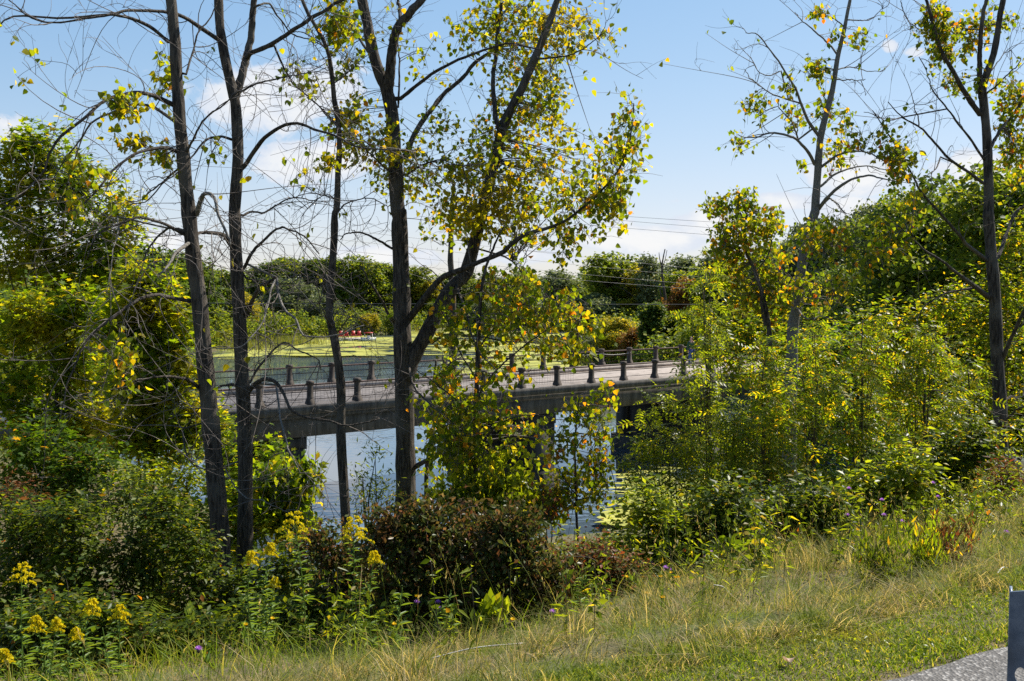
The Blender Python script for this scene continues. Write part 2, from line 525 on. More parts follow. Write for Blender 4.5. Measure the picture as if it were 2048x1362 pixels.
dk = Acc(); lay = 0
mats = [(520, 692, 90, 9), (640, 684, 110, 5), (740, 690, 100, 2.5), (560, 704, 100, 2.5), (480, 710, 50, 5), (790, 679, 70, 4), (700, 700, 60, 2.5), (860, 672, 70, 3), (900, 666, 90, 2.5), (690, 674, 40, 2.5),
        (760, 708, 90, 1.6), (950, 700, 100, 3), (1020, 690, 90, 4), (1080, 712, 110, 8), (1130, 738, 100, 12), (1000, 726, 80, 4), (1090, 672, 60, 2), (1180, 720, 60, 10), (1230, 742, 70, 9), (940, 686, 60, 2), (980, 745, 70, 5), (640, 713, 90, .8),
        (1300, 972, 50, 12), (1340, 1000, 70, 14), (1420, 985, 70, 16), (1290, 1020, 60, 12), (1560, 950, 90, 20), (1800, 880, 120, 30), (1960, 845, 90, 26), (1250, 1050, 60, 14)]
for px, py, rx, ry in mats:
    x, y = pix_water(px, py)
    y0, y1 = pix_water(px, py + ry)[1], pix_water(px, py - ry)[1]
    lay += 1
    B = blob(x, y, rx * y / F, (y1 - y0) / 2, 0, 64, .35); B[:, 2] = .004 + .0004 * lay
    dk.raw(B, np.arange(len(B)), [len(B)])
    for _ in range(26):
        qx = x + rng.normal() * rx * y / F * .8; qy = y + rng.normal() * (y1 - y0) * .6
        lay += 1
        B = blob(qx, qy, rng.uniform(.3, 2.2) * y / 120, rng.uniform(.15, .9) * y / 120, rng.normal() * .2, 18, .4)
        B[:, 2] = .004 + .0004 * lay
        if pond_sd(np.array([qx]), np.array([qy]))[0] < -.5:
            dk.raw(B, np.arange(18), [18])
tag(dk.build('duckweed', M['duck']), 'yellow green duckweed floating in ragged mats on the pond', kind='stuff')

# ------------------------------------------------------------------ the road edge that the photographer stands on
def asphalt():
    m, t, out = new_mat('worn_asphalt')
    tc = t.add('ShaderNodeTexCoord'); o = tc.outputs['Object']
    v = t.add('ShaderNodeTexVoronoi'); v.inputs['Scale'].default_value = 75
    t.l.new(o, v.inputs['Vector'])
    n = t.noise(o, 45.0, 4.0); n2 = t.noise(o, 2.0, 3.0)
    c = t.mix(t.smooth(n, .4, .62), (.07, .064, .057, 1), (.125, .116, .105, 1))
    cw = t.add('ShaderNodeSeparateColor'); t.l.new(v.outputs['Color'], cw.inputs[0])
    c = t.mix(t.smooth(cw.outputs[0], .8, .9), c, (.23, .22, .205, 1))
    c = t.mix(t.smooth(n2, .4, .7, 0, .5), c, (.11, .105, .1, 1))
    p = t.add('ShaderNodeBsdfPrincipled'); t.l.new(c, p.inputs['Base Color']); p.inputs['Roughness'].default_value = .9
    b = t.add('ShaderNodeBump'); b.inputs['Distance'].default_value = .006
    t.l.new(v.outputs['Distance'], b.inputs['Height']); t.l.new(b.outputs[0], p.inputs['Normal'])
    t.l.new(p.outputs[0], out.inputs[0])
    return m


a = Acc()
ss = np.linspace(-60, 120, 1200)
edge = 2.745 + .008 * np.sin(ss * 2.1) + .008 * np.sin(ss * 9.7 + 1) + .012 * np.sin(ss * 23.0) + rng.normal(size=len(ss)) * .006
P0 = ss[:, None] * ROAD_U + (-7.5) * ROAD_N; P1 = ss[:, None] * ROAD_U + edge[:, None] * ROAD_N
V = np.concatenate([np.c_[P0, np.full(len(ss), 8.1)], np.c_[P1, np.full(len(ss), 8.1)], np.c_[P1 + ROAD_N * .02, np.full(len(ss), 8.02)]])
n_ = len(ss); i = np.arange(n_ - 1)
q = np.concatenate([np.stack([i + n_, i + n_ + 1, i + 1, i], -1), np.stack([i + 2 * n_, i + 2 * n_ + 1, i + n_ + 1, i + n_], -1)])
a.raw(V, q, np.full(len(q), 4))
tag(a.build('road', asphalt()), kind='structure')

# steel post at the road edge: a folded channel with a bolt hole
def steel_post():
    c = at(2020, 1184, 2.35)
    base = np.array([c[0], c[1], 8.1])
    r = empty('steel_post', base, 'galvanised steel channel post with a bolt hole at the road edge', 'post')
    h = c[2] - 8.1; w = .16; th = .006; lip = .055
    ex = nrm(np.array([.93, -.42, 0])); ey = np.array([-ex[1], ex[0], 0]); ez = np.array([0, 0, 1.])
    k = 24; th_ = np.arange(k) * 2 * PI / k
    hc = np.array([.0265, h - .19])                                         # hole centre in the plate
    a = Acc()
    hole = np.stack([hc[0] + .012 * np.cos(th_), hc[1] + .0185 * np.sin(th_)], -1)
    half = np.array([.022, .06])
    sq = np.stack([np.clip(np.cos(th_) * 1.4143, -1, 1) * half[0] + hc[0], np.clip(np.sin(th_) * 1.4143, -1, 1) * half[1] + hc[1]], -1)
    def lift(p2, off):
        return base + p2[:, :1] * ex + p2[:, 1:] * ez + off * ey
    for off, flip in ((0, False), (th, True)):
        V = np.concatenate([lift(hole, off), lift(sq, off)])
        j = np.arange(k); jn = (j + 1) % k
        q = np.stack([j, jn, jn + k, j + k], -1)
        a.raw(V, q if flip else q[:, ::-1], np.full(k, 4))
        x0, x1, z0, z1 = hc[0] - half[0], hc[0] + half[0], hc[1] - half[1], hc[1] + half[1]
        for X0, X1, Z0, Z1 in ((0, x0, -.3, h), (x0, x1, -.3, z0), (x0, x1, z1, h), (x1, w, -.3, h)):
            sl_ = .016 / w
            P = np.array([(X0, Z0), (X1, Z0), (X1, Z1 + (X1 * sl_ * 2 if Z1 == h else 0)), (X0, Z1 + (X0 * sl_ * 2 if Z1 == h else 0))])
            a.raw(lift(P, off), [0, 1, 2, 3] if flip else [3, 2, 1, 0], [4])
    V = np.concatenate([lift(hole, 0), lift(hole, th)])
    j = np.arange(k); jn = (j + 1) % k
    a.raw(V, np.stack([j, jn, jn + k, j + k], -1), np.full(k, 4))
    top = np.array([(0, h), (w, h + .032)])
    V = np.concatenate([lift(top, 0), lift(top, th)]); a.raw(V, [0, 1, 3, 2], [4])
    e = np.array([(0, -.3), (0, h)]); V = np.concatenate([lift(e, 0), lift(e, th)]); a.raw(V, [0, 2, 3, 1], [4])
    a.build('face_plate', M['galv'], r)
    for x0 in (.0, w - th):
        b = Acc(); b.box(base + ex * (x0 + th / 2) + ey * (th + lip / 2 + .0005) + ez * (h / 2 - .15), (th / 2, lip / 2, h / 2 + .15 - .002), [ex, ey, ez])
        b.build('side_flange', M['galv'], r)


steel_post()

# ------------------------------------------------------------------ the old concrete bridge
def bp(s, c, z):
    q = BR_P + s * BR_U + c * BR_N
    return np.array([q[0], q[1], z])


BX = np.array([[BR_U[0], BR_U[1], 0], [BR_N[0], BR_N[1], 0], [0, 0, 1.]])


def bridge():
    r = empty('old_bridge', bp(0, 3.2, 0), 'old concrete girder bridge with short flared posts crossing the pond', 'bridge')
    S0, S1 = -14.0, 62.0; L = S1 - S0; mid = (S0 + S1) / 2
    a = Acc(); a.box(bp(mid, 3.2, DECK_Z - .11), (L / 2, 3.46, .10), BX); a.build('deck', M['deck'], r)
    a = Acc(); a.box(bp(mid, 6.0, DECK_Z + .085), (L / 2, .62, .09), BX); a.build('sidewalk', M['deck'], r)
    for c in (-.42, 6.82):
        a = Acc(); a.box(bp(mid, c, DECK_Z - .12), (L / 2, .155, .15), BX)
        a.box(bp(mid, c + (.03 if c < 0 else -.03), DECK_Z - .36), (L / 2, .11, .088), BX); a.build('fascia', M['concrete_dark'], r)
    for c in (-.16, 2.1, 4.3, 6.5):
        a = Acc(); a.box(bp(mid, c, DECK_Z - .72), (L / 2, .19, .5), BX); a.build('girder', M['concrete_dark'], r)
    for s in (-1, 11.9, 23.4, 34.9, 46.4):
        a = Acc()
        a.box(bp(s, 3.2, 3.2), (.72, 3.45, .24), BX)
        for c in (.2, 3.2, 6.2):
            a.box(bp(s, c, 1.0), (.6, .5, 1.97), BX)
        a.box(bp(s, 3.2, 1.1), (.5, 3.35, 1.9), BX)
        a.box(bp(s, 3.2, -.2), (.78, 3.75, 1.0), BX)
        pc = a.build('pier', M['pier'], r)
    # post: flared foot, tapering shaft, cap
    prof = [(0, .165), (.1, .155), (.26, .105), (.74, .095), (.82, .1), (.84, .128), (.94, .128), (.96, .1)]
    def post_mesh(c0):
        p = Acc()
        ring = np.array([(-1, -1), (1, -1), (1, 1), (-1, 1)], float)
        V = np.concatenate([c0 + np.c_[ring * w, np.full(4, z)] @ BX for z, w in prof])
        q = []
        for i in range(len(prof) - 1):
            for j in range(4):
                q.append([i * 4 + j, i * 4 + (j + 1) % 4, i * 4 + 4 + (j + 1) % 4, i * 4 + 4 + j])
        n = len(prof) * 4
        q.append([n - 4, n - 3, n - 2, n - 1])
        p.inst(V[None], q)
        return p
    proto = None
    ps = np.arange(-10.75, 60, 2.15)
    pts = [(s, 0.0, DECK_Z + .03) for s in ps] + [(s + 2.05 - 2.15, 6.4, DECK_Z + .175) for s in ps]
    for s, c, z in pts:
        w = bp(s, c, z)
        if proto is None:
            proto = post_mesh(w - bp(s, c, 0) + np.array([0, 0, 0])).build('post', M['post'])
            o = proto
            o.data.transform(__import__('mathutils').Matrix.Translation((0, 0, -z)))
        else:
            o = proto.copy(); COL.objects.link(o)
        o.parent = r
        o.location = [float(v) for v in (w - np.array(r.location))]
        o.rotation_euler = [float(v) for v in rng.normal(size=3) * [.02, .02, .05]]
    for c, z0, sh in ((0.0, DECK_Z + .03, 0.0), (6.4, DECK_Z + .175, -.1)):
        for hz, rad in ((.80, .042), (.52, .02), (.2, .014)):
            a = Acc(); a.tubes(np.stack([bp(s + sh, c - .0, z0 + hz) for s in np.linspace(-10.75, 58, 40)]), np.full(40, rad), 6)
            a.build('rail', M['rust'], r)
        a = Acc()
        sv = np.arange(-10.7, 57, .16)
        sv = sv[(sv < 14) | (c > 3) & (sv < 9)]
        P = np.stack([np.stack([bp(s, c + .05, z0 + .08), bp(s, c + .05, z0 + .78)]) for s in sv])
        a.tubes(P, np.full(P.shape[:2], .004), 3, False)
        zs = np.arange(.1, .8, .16)
        P = np.stack([np.stack([bp(sv[0], c + .05, z0 + z), bp(sv[-1], c + .05, z0 + z)]) for z in zs])
        a.tubes(P, np.full(P.shape[:2], .004), 3, False)
        a.build('wire_mesh', M['wire'], r)
    for k, (s0, h0, sag) in enumerate(((19.2, .7, .1), (21.4, .66, .12))):     # slack cables of the far railing
        s = np.linspace(0, 1, 14)
        P = np.stack([bp(s0 + 2.15 * v, 6.3, DECK_Z + .175 + h0 - .6 * sag * 4 * v * (1 - v) * (1 if k % 2 else v + .3)) for v in s])
        a = Acc(); a.tubes(P, np.full(14, .012), 5); a.build('slack_cable', M['cable'], r)
    return r


bridge()


def skin_figure(name, mat, joints, edges, radii, parent, sub=2):
    me = bpy.data.meshes.new(name)
    off = np.array(parent.location) if parent else np.zeros(3)
    me.from_pydata([tuple(np.array(j) - off * 0) for j in joints], edges, [])
    o = bpy.data.objects.new(name, me)
    COL.objects.link(o)
    me.materials.append(mat)
    o.modifiers.new('skin', 'SKIN')
    lay_ = me.skin_vertices[0].data if me.skin_vertices else None
    if lay_ is None:
        bpy.context.view_layer.objects.active = o
        bm = bmesh.new(); bm.from_mesh(me); bm.verts.layers.skin.verify(); bm.to_mesh(me); bm.free()
        lay_ = me.skin_vertices[0].data
    for i, rr in enumerate(radii):
        lay_[i].radius = rr if isinstance(rr, tuple) else (rr, rr)
        lay_[i].use_root = i == 0
    s = o.modifiers.new('sub', 'SUBSURF'); s.levels = sub; s.render_levels = sub
    o.parent = parent
    return o


def person_on_bridge():
    y0 = 57.6
    g = at(1383, 727, y0)
    base = np.array([g[0], y0, DECK_Z])
    # stand on the roadway next to the far sidewalk
    rel = (base[:2] - BR_P); s = rel @ BR_U
    base = bp(s, 4.9, DECK_Z - .01)
    k = (1383 - 1024) / F
    s = (k * (BR_P[1] + 4.9 * BR_N[1]) - BR_P[0] - 4.9 * BR_N[0]) / (BR_U[0] - k * BR_U[1])
    base = bp(s, 4.9, DECK_Z - .01)
    r = empty('person', base, 'person in blue jeans and dark green top standing on the bridge', 'person')
    r.rotation_euler = (0, 0, .5)
    # body: one continuous figure
    J = [(0, 0, .93), (0, 0, 1.12), (0, .01, 1.32), (0, 0, 1.42), (0, 0, 1.5), (0, -.015, 1.6), (0, -.01, 1.71),
         (.1, 0, .9), (.105, -.01, .5), (.11, .015, .1), (.115, -.11, .045), (-.1, 0, .9), (-.11, -.02, .5), (-.12, .02, .1), (-.125, -.1, .045),
         (.19, 0, 1.38), (.25, .02, 1.1), (.24, -.05, .86), (.235, -.07, .76), (-.19, 0, 1.38), (-.25, .02, 1.1), (-.24, -.05, .86), (-.235, -.07, .76)]
    E = [(0, 1), (1, 2), (2, 3), (3, 4), (4, 5), (5, 6), (0, 7), (7, 8), (8, 9), (9, 10), (0, 11), (11, 12), (12, 13), (13, 14), (3, 15), (15, 16), (16, 17), (17, 18), (3, 19), (19, 20), (20, 21), (21, 22)]
    R = [.13, .12, .14, .12, .055, .085, .075, .085, .06, .042, .04, .085, .06, .042, .04, .055, .042, .032, .03, .055, .042, .032, .03]
    skin_figure('body', M['skin'], J, E, R, r)
    jl = [(0, 0, .95), (.1, 0, .88), (.105, -.01, .5), (.11, .015, .09), (-.1, 0, .88), (-.11, -.02, .5), (-.12, .02, .09)]
    skin_figure('jeans', M['denim'], jl, [(0, 1), (1, 2), (2, 3), (0, 4), (4, 5), (5, 6)], [.155, .108, .083, .08, .108, .083, .08], r)
    st = [(0, 0, 1.0), (0, .01, 1.2), (0, .01, 1.4), (.2, 0, 1.38), (.255, .02, 1.1), (.245, -.05, .9), (-.2, 0, 1.38), (-.255, .02, 1.1), (-.245, -.05, .9)]
    skin_figure('jacket', M['shirt'], st, [(0, 1), (1, 2), (2, 3), (3, 4), (4, 5), (2, 6), (6, 7), (7, 8)], [.165, .16, .15, .08, .066, .055, .08, .066, .055], r)
    skin_figure('hair', M['hair'], [(0, .03, 1.62), (0, .015, 1.74)], [(0, 1)], [.088, .082], r)


person_on_bridge()


def lathe_box(a, c, ax, prof):
    pass


def landing():
    """swimming dock with four red chairs and a small canopied pedal boat beside it"""
    y0 = 172.0
    c0 = at(702, 681, y0); c0[2] = 0
    ex = np.array([1.0, .12, 0]); ex = nrm(ex); ey = np.array([-ex[1], ex[0], 0]); ax = [ex, ey, [0, 0, 1]]
    r = empty('floating_dock', c0, 'low grey floating dock carrying red chairs on the far side of the pond', 'dock')
    a = Acc(); a.box(c0 + np.array([0, 0, .34]), (2.6, 1.3, .06), ax); a.build('deck', M['dock'], r)
    for sx_ in (-1.7, 0, 1.7):
        a = Acc(); a.box(c0 + ex * sx_ + np.array([0, 0, .14]), (.5, 1.2, .137), ax); a.build('float', M['white'], r)
    lab = ['red garden chair at the open end of the floating dock', 'red garden chair second along the floating dock from its open end',
           'red garden chair second along the floating dock from the boat', 'red garden chair on the floating dock next to the white boat']
    for i, d in enumerate((-1.7, -.75, .35, 1.3)):
        b = c0 + ex * d + np.array([0, 0, .402])
        e = empty('garden_chair', b, lab[i], 'chair', 'red chairs on the floating dock')
        k = Acc(); k.box(b + np.array([0, 0, .36]) - ey * .05, (.3, .28, .025), ax); k.build('seat', M['red'], e)
        k = Acc(); bx = [ex, nrm(ey * .95 + np.array([0, 0, -.3])), nrm(np.array([0, 0, .95]) + ey * .3)]
        k.box(b + np.array([0, 0, .76]) + ey * .3, (.3, .02, .42), bx); k.build('backrest', M['red'], e)
        for q in (-1, 1):
            k = Acc(); k.box(b + ex * q * .345 + np.array([0, 0, .56]), (.04, .36, .02), ax); k.build('arm', M['red'], e)
            k = Acc(); k.box(b + ex * q * .345 - ey * .3 + np.array([0, 0, .27]), (.03, .04, .268), ax); k.build('leg', M['red'], e)
            k = Acc(); k.box(b + ex * q * .345 + ey * .3 + np.array([0, 0, .27]), (.03, .04, .268), ax); k.build('leg', M['red'], e)
    c1 = at(737, 681, y0 - 2.0); c1[2] = 0
    r = empty('pedal_boat', c1, 'small white pedal boat with a red canopy moored at the dock', 'boat')
    a = Acc()
    rows = []
    for s in np.linspace(-1, 1, 11):
        w = .75 * (1 - max(0, abs(s) - .45) ** 2 * 2.2); top = .5 + .12 * s * s
        rows.append([c1 + ex * s * 1.25 + ey * (w * v) + np.array([0, 0, z]) for v, z in ((-1, top), (-.85, .05), (.85, .05), (1, top))])
    V = np.array(rows).reshape(-1, 3); q = []
    for i in range(10):
        for j in range(4):
            q.append([i * 4 + j, i * 4 + (j + 1) % 4, i * 4 + 4 + (j + 1) % 4, i * 4 + 4 + j])
    q.append([0, 1, 2, 3]); q.append([43, 42, 41, 40])
    a.inst(V[None], q); a.build('hull', M['white'], r)
    a = Acc(); a.box(c1 + np.array([0, 0, .72]) + ey * .1, (.3, .5, .16), ax); a.build('seat', M['white'], r)
    for sx_ in (-1, 1):
        for sy_ in (-1, 1):
            a = Acc(); a.tubes(np.stack([c1 + ex * sx_ * .68 + ey * sy_ * .5 + np.array([0, 0, .45]), c1 + ex * sx_ * .58 + ey * sy_ * .5 + np.array([0, 0, 1.33])]), [.04, .04], 6); a.build('canopy_pole', M['white'], r)
    a = Acc(); a.box(c1 + np.array([0, 0, 1.37]), (.72, .65, .045), ax); a.box(c1 + np.array([0, 0, 1.43]), (.5, .45, .02), ax); a.build('canopy', M['red'], r)


landing()

# ------------------------------------------------------------------ overhead wires
def wire(label, p0, Y0, p1, Y1, sag, rad=.011):
    A, B = at(*p0, Y0), at(*p1, Y1)
    d = B - A
    A = A - d * .25; B = B + d * .25
    s = np.linspace(0, 1, 40)
    P = A + s[:, None] * (B - A); P[:, 2] -= sag * 4 * s * (1 - s)
    a = Acc(); a.tubes(P, np.full(40, rad), 4)
    tag(a.build('power_line', M['wire'], origin=P[0]), label, 'power line', 'overhead wires')


wire('overhead wire, topmost of the four sloping down behind the bare trees', (440, 425), 62, (1500, 545), 130, .3)
wire('overhead wire, second down of the four sloping behind the bare trees', (440, 447), 62, (1500, 560), 130, .3)
wire('overhead wire, third down of the four sloping behind the bare trees', (440, 470), 62, (1500, 575), 130, .3)
wire('overhead wire, lowest of the four sloping behind the bare trees', (440, 492), 62, (1500, 583), 130, .3)
wire('upper overhead wire of the three against the clouds at right', (1080, 416), 110, (2048, 470), 78, .4, .014)
wire('middle overhead wire of the three against the clouds at right', (1080, 422), 110, (2048, 492), 78, .4, .014)
wire('lower overhead wire of the three against the clouds at right', (1080, 437), 110, (2048, 505), 78, .4, .014)
wire('single pale level wire strung low across the pond', (300, 604), 75, (1900, 607), 75, .1, .014)

# ------------------------------------------------------------------ leaves, twigs, crowns
def T_(pts, faces):
    return np.array(pts, float), faces


TPL = {
    'heart': T_([(0, .0, 0), (-.40, .12, .06), (-.36, .5, .1), (0, 1, -.04), (.36, .5, .1), (.40, .12, .06), (0, .45, 0)], [(0, 6, 2, 1), (6, 3, 2), (0, 5, 4, 6), (6, 4, 3)]),
    'ovate': T_([(0, 0, 0), (-.27, .45, .07), (0, 1, -.05), (.27, .45, .07)], [(0, 2, 1), (0, 3, 2)]),
    'maple': T_([(0, 0, 0), (-.48, .1, .03), (-.2, .34, .04), (-.46, .72, .06), (-.14, .66, .03), (0, 1.05, -.06), (.14, .66, .03), (.46, .72, .06), (.2, .34, .04), (.48, .1, .03)],
                [(0, 2, 1), (0, 4, 3, 2), (0, 5, 4), (0, 6, 5), (0, 8, 7, 6), (0, 9, 8)]),
    'lance': T_([(0, 0, 0), (-.12, .35, .03), (0, 1, -.12), (.12, .35, .03)], [(0, 2, 1), (0, 3, 2)]),
    'clump': T_([(0, 0, 0), (-.5, .3, .12), (-.25, .85, .02), (.15, 1, -.12), (.5, .5, .1), (.3, .05, .05)], [(0, 3, 2, 1), (0, 5, 4, 3)]),
}


def pinnate(n=6, L=1.0, w=.3):
    V = []; Fc = []
    for i in range(n + 1):
        y = .18 + .8 * i / n; z = -.28 * y * y
        for sd in (-1, 1) if i < n else (0,):
            k = len(V); d = np.array([sd * .9, .42, -.22]) if sd else np.array([0, 1, -.35])
            d = d / np.linalg.norm(d); p = np.array([0, y, z]); side = np.cross(d, [0, 0, 1.]); side /= np.linalg.norm(side)
            l = w * (1 - .35 * abs(i / n - .45))
            V += [p, p + d * l * .45 + side * l * .19, p + d * l + np.array([0, 0, -.05 * l]), p + d * l * .45 - side * l * .19]
            Fc += [(k, k + 1, k + 2), (k, k + 2, k + 3)]
    k = len(V)
    V += [(-.008, 0, 0), (.008, 0, 0), (.005, .98, -.27), (-.005, .98, -.27)]
    Fc.append((k, k + 1, k + 2, k + 3))
    return np.array(V, float), Fc


TPL['pinnate'] = pinnate(6, 1, .32)
TPL['ashleaf'] = pinnate(3, 1, .42)


def put_leaves(acc, P, size, mode='rand', tpl='ovate', out=None, var=.35):
    N = len(P)
    if N == 0:
        return
    g = rng.normal(size=(N, 3))
    if mode == 'hang':
        t = nrm(g * [.55, .55, .35] + [0, 0, -.75]); n0 = rng.normal(size=(N, 3)) + [0, 0, .25]
    elif mode == 'flat':
        t = nrm(g * [1, 1, .3] + [0, 0, -.3] + (0 if out is None else out * 1.0)); n0 = rng.normal(size=(N, 3)) * .42 + [0, 0, 1]
    elif mode == 'up':
        t = nrm(g * [.35, .35, .2] + [0, 0, 1]); n0 = rng.normal(size=(N, 3))
    else:
        t = nrm(g); n0 = rng.normal(size=(N, 3)) + [0, 0, .4]
    b = nrm(np.cross(n0, t)); n = np.cross(t, b)
    S = size * (1 - var + 2 * var * rng.random(N))
    V0, Fc = TPL[tpl]
    V = P[:, None] + S[:, None, None] * (V0[None, :, 0:1] * b[:, None] + V0[None, :, 1:2] * t[:, None] + V0[None, :, 2:3] * n[:, None])
    acc.inst(V, Fc)


def ell(c, r, n, hollow=.45):
    d = nrm(rng.normal(size=(n, 3)))
    return np.asarray(c) + d * (rng.random(n) ** hollow)[:, None] * np.asarray(r)


def reach(skel, T, K=5, bend=.15, sag=.06):
    """twigs from the nearest skeleton point out to each target"""
    idx = np.concatenate([np.argmin(((T[i:i + 256, None] - skel[None]) ** 2).sum(-1) + .0 , 1) for i in range(0, len(T), 256)])
    A = skel[idx]; d = T - A; L = np.linalg.norm(d, axis=1)
    m = (A + T) / 2 + rng.normal(size=A.shape) * (L * bend)[:, None] + np.array([0, 0, 1.]) * (L * sag)[:, None]
    s = np.linspace(0, 1, K)[None, :, None]
    return (1 - s) ** 2 * A[:, None] + 2 * s * (1 - s) * m[:, None] + s ** 2 * T[:, None], L


def branch(skel, T, bend=.14, sag=.06):
    """two orders of twigs: some reach from the limbs, the rest fork off those"""
    n = max(1, len(T) * 2 // 5)
    P1, L1 = reach(skel, T[:n], 6, bend, sag)
    if n == len(T):
        return P1, L1
    P2, L2 = reach(np.concatenate([skel, P1[:, 2:].reshape(-1, 3)]), T[n:], 6, bend, sag)
    return np.concatenate([P1, P2]), np.concatenate([L1, L2])


def along(P, m, lo=.3, hi=1.05, jit=.05):
    """m points scattered round each path"""
    N, K = P.shape[:2]
    s = (lo + (hi - lo) * rng.random((N, m))) * (K - 1)
    i = np.clip(s.astype(int), 0, K - 2); f = (s - i)[..., None]
    r = np.arange(N)[:, None]
    q = P[r, i] * (1 - f) + P[r, i + 1] * f
    j = jit if np.isscalar(jit) else np.asarray(jit)[:, None, None]
    return (q + rng.normal(size=q.shape) * j).reshape(-1, 3)


def sprout(P, n, L, side=1.0, fwd=.5, up=0.0, curl=.35, grav=0.0, lo=.2, hi=1.0, K=9):
    """n bare shoots from every path"""
    N, KK = P.shape[:2]
    ip = np.repeat(np.arange(N), n)
    s = (lo + (hi - lo) * rng.random(len(ip))) * (KK - 1)
    i = np.clip(s.astype(int), 0, KK - 2); f = (s - i)[:, None]
    A = P[ip, i] * (1 - f) + P[ip, i + 1] * f
    tan = nrm(P[ip, i + 1] - P[ip, i])
    d = nrm(tan * fwd + nrm(rng.normal(size=A.shape)) * side + np.array([0, 0, up]))
    ln = L[0] + (L[1] - L[0]) * rng.random(len(ip)) ** 1.5
    c = rng.normal(size=A.shape) * curl + np.array([0, 0, grav])
    w = rng.normal(size=A.shape) * .035
    u = np.linspace(0, 1, K)[None, :, None]
    return A[:, None] + ln[:, None, None] * (d[:, None] * u + c[:, None] * u ** 2 + w[:, None] * np.sin(u * 6))


def taper(P, r0, r1):
    N, K = P.shape[:2]
    r0 = np.broadcast_to(np.asarray(r0, float), (N,))[:, None]; r1 = np.broadcast_to(np.asarray(r1, float), (N,))[:, None]
    s = np.linspace(0, 1, K)[None]
    return r0 + (r1 - r0) * s


ZO = {0: (0, 0), 1: (0, 0), 2: (650, 0), 3: (1348, 0), 4: (0, 430), 5: (650, 430), 6: (1348, 430), 7: (0, 892), 8: (650, 892), 9: (1348, 892)}


def Z(*parts):
    """picture tracing: zone number followed by x,y pairs as read in that enlargement"""
    out = []
    k = 0; sc = 1.0
    for p in parts:
        if isinstance(p, int):
            k = p; sc = 1.0 if k == 0 else 2.8986
        else:
            for w in p.split():
                x, y = w.split(',')
                out.append((float(x) / sc + ZO[k][0], float(y) / sc + ZO[k][1]))
    return out


def limb3(px, D0, D1, K=28, wig=0.0):
    """traced limb -> 3D path whose distance runs from D0 to D1"""
    p = spline(np.array(px), K)
    s = np.linspace(0, 1, K)
    Y = D0 + (D1 - D0) * np.sin(s * PI / 2)
    P = np.stack([at(a, b, y) for (a, b), y in zip(p, Y)])
    if wig:
        w = np.cumsum(rng.normal(size=P.shape), 0); w -= np.linspace(0, 1, K)[:, None] * w[-1]
        P = P + w * wig * s[:, None] ** .5
    return P


def width3(P, w0, w1, pw=1.0):
    s = np.linspace(0, 1, len(P)) ** pw
    return (w0 + (w1 - w0) * s) * P[:, 1] / F / 2


